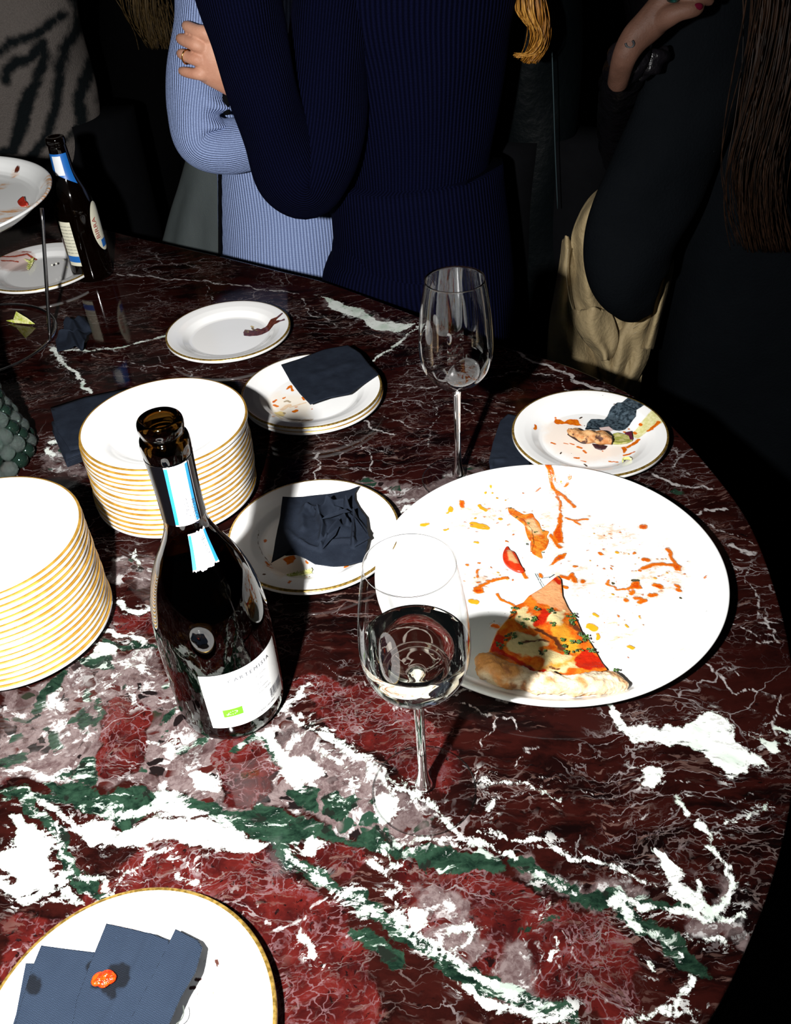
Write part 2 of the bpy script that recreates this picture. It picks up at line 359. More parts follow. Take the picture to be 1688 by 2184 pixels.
lines = [  # thin traced veins
 ('s', [(620, 840), (640, 870), (650, 900)], .8), ('s', [(680, 960), (672, 1000), (670, 1028)], 2.2), ('s', [(775, 965), (795, 995), (805, 1010), (835, 1018)], 1.2),
 ('s', [(650, 910), (690, 935), (740, 950), (790, 960), (840, 965)], .8), ('s', [(830, 860), (880, 850), (930, 865), (990, 862), (1060, 880), (1090, 878)], 1.2),
 ('s', [(850, 815), (900, 830), (960, 830), (1000, 815), (1060, 805), (1110, 790)], 1.6), ('s', [(860, 760), (880, 775), (900, 770)], 1.0), ('s', [(930, 840), (935, 880), (915, 920), (925, 960)], .9),
 ('s', [(770, 900), (800, 915), (850, 925)], 1.8), ('s', [(800, 880), (860, 905), (910, 920)], 1.0), ('s', [(985, 870), (1010, 890), (1060, 900)], 1.2),
 ('s', [(250, 585), (330, 592), (450, 602), (560, 615), (640, 628)], 3.5), ('s', [(440, 610), (455, 635), (465, 655)], 1.2), ('s', [(190, 760), (280, 775), (400, 790), (500, 780)], 1.6), ('s', [(400, 790), (440, 820)], 1.2),
 ('s', [(300, 600), (300, 620)], 1.5), ('s', [(640, 640), (660, 670), (700, 680)], 2), ('s', [(655, 650), (720, 700), (760, 700), (830, 730)], 1.2),
 ('s', [(820, 660), (870, 690)], 1), ('s', [(1100, 745), (1150, 772), (1190, 790), (1240, 815), (1290, 838)], 5.5), ('s', [(1110, 790), (1180, 800), (1230, 840)], 1.5), ('s', [(1000, 840), (1040, 850), (1095, 870)], 1.2),
 ('s', [(1440, 958), (1448, 975), (1438, 990)], 1.6), ('s', [(1390, 1012), (1430, 1030), (1480, 1040), (1520, 1048)], 3.6), ('s', [(1440, 1000), (1470, 1015)], 1.5), ('s', [(1455, 1078), (1478, 1072)], 1.6),
 ('s', [(1485, 1092), (1520, 1090), (1558, 1087)], 2.8), ('s', [(1495, 1105), (1530, 1125), (1570, 1140), (1600, 1165)], 1.4), ('s', [(1538, 1158), (1565, 1168), (1612, 1186)], 3.4), ('s', [(1560, 1190), (1590, 1198), (1625, 1214)], 1.6),
 ('s', [(1565, 1212), (1590, 1222)], 1.2), ('s', [(1602, 1222), (1600, 1255), (1615, 1290), (1640, 1330), (1672, 1368)], 1.4), ('s', [(1576, 1310), (1620, 1320), (1665, 1330)], 1.2), ('s', [(1570, 1328), (1600, 1342), (1650, 1350)], 2.0), ('s', [(1595, 1360), (1640, 1364), (1675, 1370)], 1.6),
 ('s', [(1500, 1425), (1530, 1445), (1575, 1472), (1620, 1465), (1650, 1480)], 2.2), ('s', [(1520, 1420), (1570, 1435)], 1.2), ('s', [(1590, 1505), (1640, 1520), (1688, 1520)], 1.2), ('s', [(1668, 1480), (1655, 1530), (1648, 1560)], 2.2),
 ('s', z8([(0, 20), (90, 10)]), 1), ('s', z8([(270, 0), (350, 50), (420, 60), (500, 70), (560, 110)]), 1.6), ('s', z8([(430, 60), (405, 140), (385, 210)]), .9), ('s', z8([(590, 170), (530, 220), (490, 290)]), .7),
 ('s', z8([(345, 310), (350, 380), (320, 430)]), .8), ('s', z8([(350, 370), (430, 400), (500, 400), (600, 430)]), .8), ('s', z8([(600, 310), (690, 320), (800, 360), (900, 380)]), .9), ('s', z8([(940, 490), (1010, 500), (1090, 505)]), .9), ('s', z8([(760, 530), (755, 600), (745, 640)]), .9),
 ('s', z8([(730, 970), (790, 1090), (850, 1200), (880, 1290)]), .9), ('s', z8([(540, 1010), (600, 1030), (650, 1090), (600, 1210)]), 1.1), ('s', z8([(700, 1100), (740, 1180), (750, 1250)]), .9), ('s', z8([(1170, 340), (1300, 345), (1420, 400), (1560, 400)]), .8),
 ('s', z7([(1400, 830), (1310, 860), (1230, 930), (1150, 1000)]), 1.3), ('s', z7([(1080, 860), (1100, 920), (1140, 960)]), 1.0), ('s', z7([(0, 1010), (120, 1040)]), 1.5), ('s', z7([(1560, 1000), (1440, 960)]), .8),
 ('s', [(0, 1180), (100, 1160)], .8), ('s', [(200, 1150), (240, 1180), (330, 1180)], 1.0), ('s', [(245, 1240), (330, 1230)], 1.2), ('s', [(85, 1040), (115, 1042), (150, 1062), (200, 1085)], 1.4), ('s', [(100, 1020), (150, 1010), (170, 1000)], .8),
 ('s', [(690, 1420), (750, 1440), (790, 1480), (860, 1530)], .8), ('s', [(960, 1470), (1020, 1480), (1080, 1500)], 1.6)]
greens = [
 ('p', z7([(200, 335), (360, 330), (460, 370), (640, 380), (840, 400), (1000, 440), (1200, 470), (1300, 510), (1420, 520), (1560, 590), (1688, 600), (1688, 665), (1600, 660), (1540, 600), (1400, 580), (1320, 580), (1280, 620), (1200, 620), (1120, 590), (1010, 520), (880, 480), (800, 450), (640, 480), (560, 530), (440, 490), (300, 420)])),
 ('p', z8([(0, 625), (110, 610), (230, 600), (390, 640), (480, 665), (500, 720), (420, 740), (230, 700), (130, 700), (120, 750), (105, 700), (0, 660)])),
 ('p', z7([(1215, 380), (1300, 345), (1350, 370), (1362, 470), (1300, 475), (1230, 425)])), ('p', z7([(1370, 385), (1440, 365), (1510, 375), (1530, 410), (1480, 475), (1370, 475)])),
 ('p', z7([(1540, 550), (1600, 530), (1650, 540), (1640, 600), (1560, 620)])), ('p', z7([(1640, 540), (1688, 520), (1700, 600), (1660, 600)])),
 ('p', z7([(775, 165), (815, 160), (820, 190), (780, 200)])), ('p', z7([(855, 130), (885, 130), (870, 165), (845, 160)])), ('p', z7([(690, 60), (725, 10), (730, 50), (700, 100)])), ('p', z7([(1560, 420), (1590, 415), (1585, 445)])),
 ('p', z7([(320, 60), (370, 40), (380, 90), (330, 110)])), ('p', z7([(260, 290), (340, 280), (330, 320), (270, 320)])), ('p', z7([(340, 210), (420, 200), (440, 290), (400, 340), (350, 330)])), ('p', z7([(0, 240), (120, 225), (130, 260), (50, 285), (0, 280)])),
 ('p', z7([(160, 130), (230, 130), (260, 190), (210, 200)])),
 ('p', [(160, 1410), (185, 1402), (205, 1420), (190, 1430), (170, 1422)]), ('p', [(188, 1400), (215, 1396), (238, 1402), (245, 1430), (220, 1436), (200, 1420)]),
 ('p', [(130, 1432), (142, 1434), (118, 1480), (85, 1520), (45, 1548), (50, 1535), (75, 1505), (100, 1460)]), ('p', [(182, 1480), (200, 1478), (200, 1505), (180, 1510)]), ('p', [(160, 1525), (188, 1520), (190, 1535), (165, 1552)]),
 ('p', [(215, 1486), (225, 1490), (215, 1530), (200, 1560), (192, 1550), (200, 1520)]), ('p', [(342, 1458), (358, 1458), (360, 1470), (345, 1474)]), ('p', [(352, 1515), (362, 1510), (358, 1530), (345, 1552)]),
 ('p', [(215, 1352), (260, 1368), (330, 1382), (340, 1390), (280, 1385), (225, 1372)]),
 ('s', z8([(520, 680), (640, 745), (760, 805), (860, 830), (960, 845), (1000, 900), (1100, 960), (1180, 1060), (1260, 1110), (1320, 1180)]), 5.5),
 ('p', z8([(1060, 940), (1180, 990), (1280, 1030), (1300, 1080), (1260, 1120), (1180, 1090), (1100, 1010)])), ('s', z8([(1040, 850), (1200, 885), (1350, 900)]), 3.5),
 ('s', z7([(1180, 630), (1300, 700), (1400, 770), (1520, 850), (1600, 900), (1688, 960)]), 5.5), ('s', z8([(0, 955), (120, 1020), (220, 1090), (320, 1140), (450, 1200), (600, 1290), (740, 1365)]), 7),
 ('s', z8([(200, 1130), (290, 1150)]), 5), ('s', z7([(1560, 1000), (1640, 1060), (1688, 1100)]), 7), ('s', z7([(100, 400), (150, 480), (230, 570), (280, 650), (340, 720), (380, 800), (440, 850)]), 5), ('s', z7([(0, 380), (120, 400), (300, 420)]), 4),
 ('s', z7([(1000, 210), (1060, 150), (1160, 190), (1220, 290)]), 3.5), ('s', z8([(540, 980), (600, 960), (700, 900)]), 2.2), ('s', [(1440, 1045), (1455, 1052)], 3)]
breccia = [
 ('p', [(0, 1478), (120, 1445), (190, 1395), (300, 1380), (345, 1400), (380, 1500), (450, 1570), (560, 1560), (610, 1520), (680, 1565), (760, 1620), (840, 1690), (900, 1740), (990, 1790), (900, 1800), (840, 1800), (760, 1770), (700, 1755), (600, 1730), (500, 1722), (400, 1700), (300, 1690), (200, 1665), (0, 1670)]),
 ('p', [(640, 1030), (720, 1022), (800, 1022), (860, 1036), (920, 1030), (960, 1005), (1040, 1000), (1050, 1015), (960, 1060), (900, 1080), (840, 1120), (790, 1095), (740, 1062), (690, 1040)]),
 ('p', [(250, 1200), (340, 1180), (345, 1230), (300, 1240), (245, 1260), (235, 1230)]), ('p', [(95, 935), (130, 945), (180, 1010), (120, 1010), (95, 1000)]),
 ('s', z8([(560, 720), (700, 770), (830, 800), (1000, 830)]), 5), ('s', z8([(1290, 940), (1450, 950), (1500, 1000)]), 8), ('p', z8([(1320, 720), (1380, 700), (1400, 780), (1330, 820)])),
 ('s', z8([(120, 800), (260, 900), (200, 980), (300, 1040)]), 9), ('s', z8([(500, 1080), (560, 1180), (540, 1260)]), 9), ('s', [(690, 640), (760, 665), (830, 700)], 10)]
reds = [
 ('p', [(222, 1500), (250, 1482), (300, 1490), (322, 1530), (318, 1600), (300, 1650), (262, 1665), (215, 1655), (208, 1600), (212, 1540)]),
 ('p', [(462, 1592), (490, 1572), (515, 1568), (545, 1588), (570, 1600), (600, 1655), (578, 1700), (548, 1720), (500, 1720), (475, 1705), (468, 1660), (458, 1620)]),
 ('p', [(0, 1650), (40, 1655), (0, 1680)]), ('p', z7([(700, 560), (900, 610), (1100, 640), (1250, 720), (1400, 850), (1480, 900), (1560, 1000), (1600, 1400), (0, 1400), (0, 900), (300, 900), (500, 720)])),
 ('p', z7([(1400, 580), (1500, 590), (1560, 690), (1480, 760), (1330, 660)])), ('p', z8([(0, 680), (300, 690), (500, 760), (640, 830), (800, 860), (900, 870), (960, 920), (1000, 1000), (1000, 1360), (800, 1340), (560, 1220), (300, 1060), (0, 900)])),
 ('p', [(240, 1300), (330, 1310), (330, 1370), (250, 1340)]), ('p', [(620, 1460), (700, 1440), (860, 1500), (950, 1560), (1000, 1640), (900, 1700), (800, 1620), (700, 1540)])]

m = NM('red_marble', Roughness=.06); m.set('Specular IOR Level', .24)
v = m.co(); vw = m.warp(v, 9, .05, 3); vf = m.warp(vw, 60, .012, 3)
ang = math.radians(24)
st = m.mp(vf, ang, (.28, 1.0, 1))              # stretched along the veining
base = m.mix(m.rng(m.noise(st, 55, 6, .65), .38, .62), (.0020, .0008, .0008), (.0150, .0026, .0020))
base = m.mix(m.rng(m.noise(vw, 5, 3), .40, .65), base, m.mix(m.noise(st, 90, 5, .7), (.004, .0012, .0010), (.026, .0045, .0034)))
dk = m.rng(m.noise(st, 130, 4, .6), .62, .70); base = m.mix(m.math('MULTIPLY', dk, .85), base, (.0016, .0010, .0010))
redm = mask(m, v, 'f_red', .002, .004, 90)
redc = m.mix(m.rng(m.noise(vf, 34, 6, .65), .35, .66), (.016, .0022, .0022), (.060, .0062, .0050))
redc = m.mix(m.rng(m.noise(vf, 210, 4, .6), .60, .66), redc, (.006, .002, .002))
base = m.mix(redm, base, redc)
# hair streaks that follow the veining
hs = m.noise(m.mp(vf, ang, (.16, 1.0, 1)), 210, 5, .62); hz = m.rng(m.noise(vw, 11, 3), .44, .62)
base = m.mix(m.math('MULTIPLY', m.math('MULTIPLY', m.rng(hs, .56, .63), hz), .85), base, (.085, .048, .040))
# vein networks
def net(scv, sc, wd, dens_sc, lo, hi, colr, amt, base, wob=.9):
    e = m.vor(scv, sc); ww = m.math('MULTIPLY', m.noise(v, sc*1.7, 3), wd*2)
    k = m.rng(e, m.math('MULTIPLY', ww, wob), m.math('MULTIPLY', ww, .25)); dn = m.rng(m.noise(v, dens_sc, 3, .6), lo, hi)
    return m.mix(m.math('MULTIPLY', m.math('MULTIPLY', k, dn), amt), base, colr)
aniso = m.mp(m.warp(vf, 160, .006, 2), ang, (.26, 1.0, 1)); iso = m.warp(vf, 140, .008, 3)
base = net(aniso, 150, .06, 14, .50, .62, (.10, .075, .07), .6, base)
base = net(aniso, 62, .028, 8, .48, .60, (.18, .155, .155), .65, base)
base = net(iso, 62, .020, 9, .56, .66, (.12, .09, .095), .5, base)
base = net(m.mp(vf, ang+.5, (.6, 1, 1)), 13, .0075, 5, .50, .64, (.22, .20, .20), .75, base)
# fine lilac net on the bright red ground near the viewer
e = m.vor(iso, 120); k = m.math('MULTIPLY', m.rng(e, .075, .02), m.rng(m.noise(v, 26, 5, .75), .42, .60)); base = m.mix(m.math('MULTIPLY', m.math('MULTIPLY', k, redm), .85), base, (.105, .058, .062))
pz = m.rng(m.noise(vf, 34, 7, .78), .57, .66); base = m.mix(m.math('MULTIPLY', m.math('MULTIPLY', pz, redm), .6), base, (.075, .034, .038))
# breccia: pale mauve ground with white curds and dark splinters
mat = m.mix(m.rng(m.noise(vf, 130, 7, .75), .36, .62), (.050, .030, .030), (.115, .088, .086))
mat = m.mix(m.rng(m.noise(vf, 45, 6, .7), .545, .60), mat, (.30, .29, .285))
sp = m.vor(m.mp(vf, .5, (.7, 1, 1)), 120, 'F1', 'Color'); sx = m.n('ShaderNodeSeparateColor'); m.link(sp, sx.inputs[0])
ed = m.vor(m.mp(vf, .5, (.7, 1, 1)), 120); cl = m.math('MULTIPLY', m.rng(sx.outputs[0], .66, .68, smooth=False), m.rng(ed, .05, .12))
clc = m.mix(m.rng(sx.outputs[1], .45, .5, smooth=False), (.006, .004, .004), m.mix(m.rng(sx.outputs[2], .4, .5), (.010, .026, .016), (.030, .005, .004)))
mat = m.mix(m.math('MULTIPLY', cl, m.rng(m.noise(v, 28, 2), .40, .52)), mat, clc)
bm = m.math('SUBTRACT', mask(m, v, 'f_breccia', .003, .008, 55, 5, .65), m.math('MULTIPLY', mask(m, v, 'f_redc', .001, .003, 110), 1), clamp=True)
base = m.mix(m.math('MULTIPLY', bm, m.math('SUBTRACT', 1, m.math('MULTIPLY', m.rng(m.noise(vf, 38, 4), .58, .62), .5))), base, mat)
# green serpentine
gm = mask(m, vf, 'f_green', .0008, .0085, 60, 7, .72)
gc = m.mix(m.rng(m.noise(m.mp(vf, ang, (.5, 1, 1)), 120, 6, .7), .32, .68), (.0018, .0055, .0038), (.013, .032, .019))
gc = m.mix(m.math('MULTIPLY', m.rng(m.noise(m.mp(vf, ang+.1, (.3, 1, 1)), 75, 6, .7), .555, .60), .85), gc, (.28, .33, .29)); gc = m.mix(m.rng(m.noise(vf, 50, 3), .60, .64), gc, (.006, .008, .006))
base = m.mix(gm, base, gc)
# traced veins and white calcite
lm = mask(m, vf, 'f_line', .0006, .0016, 260, 4, .7); lm = m.math('MULTIPLY', lm, m.rng(m.noise(vf, 75, 4, .7), .36, .50)); base = m.mix(m.math('MULTIPLY', lm, .80), base, m.mix(m.noise(vf, 240, 4, .7), (.20, .17, .17), (.50, .49, .48)))
wm = mask(m, vf, 'f_white', .0008, .0070, 110, 8, .78)
wst = m.rng(m.noise(m.mp(vf, ang+.15, (.35, 1, 1)), 150, 7, .78), .56, .64); wm = m.math('MULTIPLY', wm, m.math('SUBTRACT', 1, m.math('MULTIPLY', wst, m.rng(m.attr('f_white'), -.010, -.001))))
wc = m.mix(m.rng(m.noise(vf, 26, 4), .45, .65), (.62, .66, .62), (.42, .50, .43)); wc = m.mix(m.math('MULTIPLY', m.rng(m.noise(vf, 140, 5, .7), .60, .66), .55), wc, (.10, .12, .09))
base = m.mix(wm, base, wc)
# scattered shreds of calcite beside the traced patches
near = m.rng(m.attr('f_white'), .011, .001); shr = m.math('MULTIPLY', m.rng(m.noise(m.mp(vf, ang, (.5, 1, 1)), 110, 6, .75), .575, .60), near)
base = m.mix(m.math('MULTIPLY', shr, .8), base, (.40, .40, .39))
m.set('Base Color', base); m.bump(m.noise(v, 300, 2), .00002)
marble = m.m
me = bpy.data.meshes.new('table_top'); me.from_pydata(V.tolist(), [], F); me.update()
P2 = V[:, :2].copy()
for nm, it, wb_, rs_ in (('f_white', whites, .8, .62), ('f_line', lines, 1.0, .5), ('f_green', greens, .9, .9), ('f_breccia', breccia, 1.5, 1), ('f_red', reds, 1.2, 1), ('f_redc', reds[:2], .6, 1)): set_attr(me, nm, layer_sd(P2, it, T, wb_, rs_))
table = link('table', me, marble); tag(table, 'large rounded table of polished dark red marble with white and green veins', 'table')
steel = plain('black_metal', (.02, .02, .02), .35, Metallic=1.0)
lathe('pedestal', [(0, -.9), (.0, -.97), (.30, -.995), (.31, -.985), (.30, -.965), (.08, -.93), (.07, -.85), (.07, -.10), (.12, -.05), (.25, -.034), (0, -.034)][1:], steel, table, 48, (-.45, .9, 0))

# ================================================================== CHINA
def plate_profile(k=1.0):
    s = [(0, .0022), (.044, .0022), (.0455, 0), (.049, 0), (.051, .0030), (.060, .0058), (.074, .0098), (.083, .0108), (.0858, .0114), (.0862, .0122), (.0862, .0146)]
    t = [(.0836, .0164), (.080, .0158), (.072, .0140), (.064, .0112), (.0585, .0076), (.0555, .0056), (.052, .0048), (.030, .0045), (0, .0044)]
    return [(r*k, z) for r, z in s], [(r*k, z) for r, z in t]
def plate_mesh(k=1.0, seg=120):
    a, b = plate_profile(k); g = [(.0861*k, .0154), (.0859*k, .0158), (.0854*k, .0163), (.0838*k, .0164)]
    V, F = lathe_vf(a+[(x, z-.0001) for x, z in g[:-1]]+b, seg); Vg, Fg = lathe_vf([(r+.00012, z+.00008) for r, z in g], seg)
    p = bpy.data.meshes.new('plate'); p.from_pydata(V, [], F); p.update(); q = bpy.data.meshes.new('gold_rim'); q.from_pydata(Vg, [], Fg); q.update()
    return p, q
PM, GM = plate_mesh()
plate0 = link('plate', PM, white_china); rim0 = link('gold_rim', GM, gold_edge, plate0); rim0['label'] = 'worn gold band around the lip'
used = [False]
def plate(x, y, z, label, group=None, rz=0, tilt=(0, 0)):
    o = plate0 if not used[0] else copy_tree(plate0); used[0] = True
    o.location = (x, y, z); o.rotation_euler = (tilt[0], tilt[1], rz); tag(o, label, 'plate', group); return o
ORD = ['lowest', 'second from the bottom', 'third from the bottom', 'fourth from the bottom', 'fifth from the bottom', 'sixth from the bottom', 'seventh from the bottom', 'eighth from the bottom']
TOP = ['topmost', 'second from the top', 'third from the top', 'fourth from the top', 'fifth from the top', 'sixth from the top', 'seventh from the top', 'eighth from the top', 'ninth from the top']
def stack(cx, cy, n, pitch, what, group, lean=(0, 0), jit=.0012, start=0):
    top = None
    for i in range(n):
        j = n-1-i; pos = ORD[i] if i < n//2 else TOP[j]
        x = cx+lean[0]*i/n+random.uniform(-jit, jit)*(i > 0); y = cy+lean[1]*i/n+random.uniform(-jit, jit)*(i > 0)
        top = plate(x, y, i*pitch+.0002, 'gold-rimmed plate, %s of the %s' % (pos, what), group, random.uniform(0, 6))
    return top, (x, y)
stack(-.3560, .6060, 16, .0060, 'left edge stack', 'plates in the stack at the left edge', lean=(-.006, .010), jit=.0007)
_, midtop = stack(-.2342, .7934, 14, .0060, 'stack behind the wine bottle', 'plates in the stack behind the wine bottle', lean=(.002, .005), jit=.0010)

def painted_china(name, cx, cy, z, k, layers, zt=.006, rot=0):
    """a plate of its own mesh; layers = (attribute, items, colour, soft, amp, scale)"""
    a, b = plate_profile(k); g = [(.0861*k, .0153), (.0854*k, .0162)]
    bb = [b[0]]
    for p, q in zip(b[:-1], b[1:]):
        st = max(1, int((p[0]-q[0])/.0011)); bb += [(p[0]+(q[0]-p[0])*i/st, p[1]+(q[1]-p[1])*i/st) for i in range(1, st+1)]
    V, F = lathe_vf(a+g+bb, 260); me = bpy.data.meshes.new(name); me.from_pydata(V, [], F); me.update()
    P = np.array(V)[:, :2]+np.array([cx, cy])
    mm = NM(name+'_china', Roughness=.12); c = (.80, .80, .79); vv = mm.co(); rough = .12
    for at_, items, colr, soft, amp, sc in layers:
        set_attr(me, at_, layer_sd(P, items, lambda x, y: tuple(at(x, y, z+zt)[:2]), .3 if at_ in ('f_s', 'f_h') else .12))
        mk = mask(mm, vv, at_, soft, amp, sc)
        if len(colr) == 2: cc = mm.mix(mm.rng(mm.noise(vv, 260, 4), .35, .65), colr[0], colr[1])
        elif len(colr) == 4: cc = colr[:3]; mk = mm.math('MULTIPLY', mk, colr[3])
        else: cc = colr
        c = mm.mix(mk, c, cc)
    mm.set('Base Color', c)
    o = link('plate', me, mm.m); o.location = (cx, cy, z)
    Vg, Fg = lathe_vf([(r*k+.00012, zz+.00008) for r, zz in ((.0861, .0152), (.0859, .0158), (.0854, .0163), (.0836, .0164))], 160)
    gr = mesh('gold_rim', Vg, Fg, gold, o); gr['label'] = 'gold band around the lip'
    return o
SAUCE = ((.50, .085, .003), (.62, .16, .006)); OIL = (.60, .28, .01)

# far plate with the printed animal and rider
o = painted_china('far_plate', -.2119, 1.143, 0, 1.0, [
 ('f_a', [('p', [(519, 704), (522, 698), (540, 700), (548, 695), (556, 697), (566, 692), (578, 685), (592, 684), (605, 677), (606, 680), (597, 686), (588, 690), (600, 692), (608, 690), (609, 694), (597, 695), (584, 697), (572, 703), (560, 708), (548, 711), (532, 712), (521, 711)])], ((.06, .012, .008), (.12, .03, .018)), .0004, .0006, 300),
 ('f_b', [('s', [(537, 694), (541, 699), (547, 700)], 1.6), ('p', [(523, 699), (532, 700), (530, 705), (522, 704)])], ((.05, .02, .01), (.30, .20, .08)), .0005, .0008, 300),
 ('f_c', [('s', [(535, 691), (539, 693)], 1.6)], (.50, .38, .16), .0004, .0003, 200)], zt=.008)
tag(o, 'clean white plate alone at the far side, brown animal and rider printed on its rim', 'plate')
# two stacked plates with a napkin on top
plate(-.0900, .9600, .0002, 'plain gold-rimmed plate lying under the cherub plate, napkin above', None, 1.0)
o = painted_china('cherub_plate', -.0910, .9585, .0062, 1.0, [
 ('f_a', [('p', [(596, 898), (615, 893), (640, 895), (668, 893), (660, 908), (648, 913), (625, 912), (600, 912)])], ((.20, .14, .10), (.50, .40, .30)), .0012, .003, 200),
 ('f_b', [('s', [(604, 872), (612, 866), (617, 864)], 3.2), ('s', [(620, 868), (636, 863), (652, 858)], 1.3), ('s', [(598, 884), (584, 900)], 1.8)], ((.62, .38, .24), (.72, .52, .38)), .0006, .0008, 200),
 ('f_c', [('p', [(584, 880), (598, 876), (611, 880), (606, 888), (590, 889)])], ((.60, .42, .06), (.72, .56, .14)), .0005, .0012, 200),
 ('f_d', [('s', [(608, 856), (614, 854), (619, 857)], 1.5), ('s', [(606, 880), (608, 882)], 1.2), ('s', [(650, 900), (662, 898)], 1.0)], (.05, .03, .02), .0004, .0008, 300),
 ('f_h', [('p', [(565, 860), (590, 840), (640, 840), (665, 860), (660, 890), (600, 900), (575, 885)])], (.74, .60, .40, .45), .010, .012, 60),
 ('f_s', [('s', [(609, 830), (618, 824), (622, 833)], 1.8), ('s', [(586, 855), (590, 852)], 1.8), ('s', [(630, 878), (634, 876)], 3.0), ('s', [(645, 848), (650, 852)], 1.5), ('s', [(606, 848), (608, 847)], 1.6), ('s', [(632, 868), (636, 867)], 1.0), ('s', [(667, 872)], 1.0), ('s', [(588, 862), (592, 865)], 2.0), ('s', [(610, 900), (625, 905)], 1.2)], SAUCE, .0004, .0016, 160)], zt=.005)
tag(o, 'upper of two stacked plates, printed cherub, orange spots and a flat napkin', 'plate')
# plate with crust and printed trouser leg
o = painted_china('leg_plate', .2232, .8345, 0, 1.0, [
 ('f_y', [('p', [(1345, 925), (1372, 905), (1396, 885), (1420, 912), (1412, 916), (1385, 928), (1360, 935)])], ((.56, .54, .22), (.70, .66, .38)), .0012, .001, 200),
 ('f_j', [('p', [(1250, 914), (1254, 900), (1262, 892), (1275, 892), (1290, 893), (1302, 878), (1316, 870), (1326, 871), (1346, 860), (1377, 873), (1372, 880), (1357, 887), (1356, 897), (1345, 903), (1334, 914), (1322, 917), (1308, 915), (1290, 913), (1268, 913)])], ((.010, .016, .022), (.060, .085, .105)), .0005, .0005, 120),
 ('f_k', [('s', [(1325, 871), (1355, 886)], .6), ('s', [(1252, 912), (1285, 914)], 1.2)], (.006, .009, .012), .0003, .0004, 200),
 ('f_p', [('p', [(1280, 910), (1300, 908), (1310, 915), (1300, 920), (1282, 916)])], (.55, .42, .40), .0005, .001, 200),
 ('f_h', [('p', [(1165, 905), (1200, 890), (1240, 895), (1240, 930), (1300, 950), (1350, 940), (1330, 975), (1250, 985), (1190, 960), (1160, 940)])], (.78, .55, .36, .40), .008, .012, 70),
 ('f_s', [('p', [(1180, 898), (1184, 892), (1198, 893), (1204, 898), (1216, 892), (1232, 892), (1238, 902), (1245, 906), (1226, 905), (1205, 902), (1188, 902)]), ('s', [(1186, 890)], 1.6), ('s', [(1143, 920), (1146, 914)], 1.8), ('s', [(1176, 942), (1184, 944)], 1.3), ('s', [(1203, 943), (1210, 945)], 1), ('s', [(1230, 950), (1236, 952)], 1.8), ('s', [(1216, 943), (1222, 945)], 1.2), ('s', [(1244, 958), (1250, 962)], 1.3), ('p', [(1328, 952), (1338, 950), (1340, 960), (1331, 966)]), ('s', [(1342, 952), (1352, 947), (1362, 938)], 2.0), ('s', [(1333, 970), (1342, 968), (1356, 963)], 1.2), ('s', [(1332, 920)], 2.2), ('s', [(1341, 912)], 1.4), ('s', [(1352, 920), (1356, 924)], 1.6), ('s', [(1362, 910), (1368, 913)], 1.2), ('s', [(1380, 928), (1392, 922), (1400, 915)], 1.8), ('s', [(1226, 974), (1234, 975)], 1.5), ('s', [(1240, 980), (1250, 983)], 1.0), ('s', [(1285, 959)], 1.2), ('s', [(1300, 980), (1322, 984)], .8)], SAUCE, .0005, .0016, 150),
 ('f_d', [('s', [(1238, 890), (1242, 888)], 1.1), ('s', [(1196, 966), (1198, 963)], .9), ('s', [(1219, 965)], .6), ('s', [(1247, 988), (1252, 992)], 1.1), ('s', [(1284, 858)], .7), ('s', [(1252, 869)], .5), ('s', [(1308, 872), (1312, 872)], .6), ('s', [(1278, 998), (1284, 1000)], .8), ('s', [(1257, 853)], .5), ('s', [(1248, 906)], .8)], (.04, .02, .01), .0003, .0005, 300)], zt=.006)
tag(o, 'white plate with pizza crust end and printed grey trouser leg, behind the platter', 'plate')
# plate with the crumpled napkin
o = painted_china('crumpled_napkin_plate', -.0832, .6957, 0, 1.0, [
 ('f_h', [('p', [(575, 1180), (620, 1185), (650, 1200), (640, 1220), (600, 1240), (570, 1225)])], (.70, .45, .22, .45), .006, .01, 90),
 ('f_s', [('p', [(606, 1190), (630, 1184), (632, 1190), (624, 1200), (612, 1204)]), ('s', [(654, 1195), (656, 1199)], 1.2), ('s', [(734, 1206), (742, 1204)], 1.6), ('s', [(652, 1232)], .9), ('s', [(619, 1258), (621, 1253)], 1.5), ('s', [(566, 1150), (568, 1153)], 1.6), ('s', [(576, 1203), (568, 1196)], 1.2), ('s', [(572, 1207), (580, 1211)], 1.0)], SAUCE, .0006, .0018, 140),
 ('f_d', [('s', [(553, 1135), (551, 1155), (560, 1180), (580, 1203)], .35), ('s', [(565, 1238)], 1.6), ('s', [(660, 1229)], 1)], (.12, .07, .03), .0003, .0008, 300)], zt=.006)
tag(o, 'white plate with a crumpled navy napkin and lettuce, between bottle and wine glass', 'plate')
# near plate, larger, with wide gold rim
o = painted_china('near_plate', -.1876, .2367, 0, .0927/.0862, [
 ('f_s', [('s', [(248, 1959)], 1.0), ('s', [(578, 2094)], .5), ('s', [(454, 2105)], .8)], (.75, .35, .04), .0004, .0006, 200),
 ('f_h', [('s', [(245, 1972), (290, 1982)], 2.5)], (.75, .40, .22, .6), .002, .002, 120),
 ('f_d', [('s', [(462, 2046), (464, 2055)], 1.3), ('s', [(436, 2044)], .5), ('s', [(416, 2080), (424, 2079)], 1.2), ('s', [(404, 2099), (414, 2098)], 1.2), ('s', [(420, 2110)], .8), ('s', [(423, 2078)], .8), ('s', [(461, 2039)], .5)], (.05, .02, .015), .0004, .0012, 250)], zt=.010)
tag(o, 'white plate with wide gold rim in the near left corner, folded blue napkins on it', 'plate')
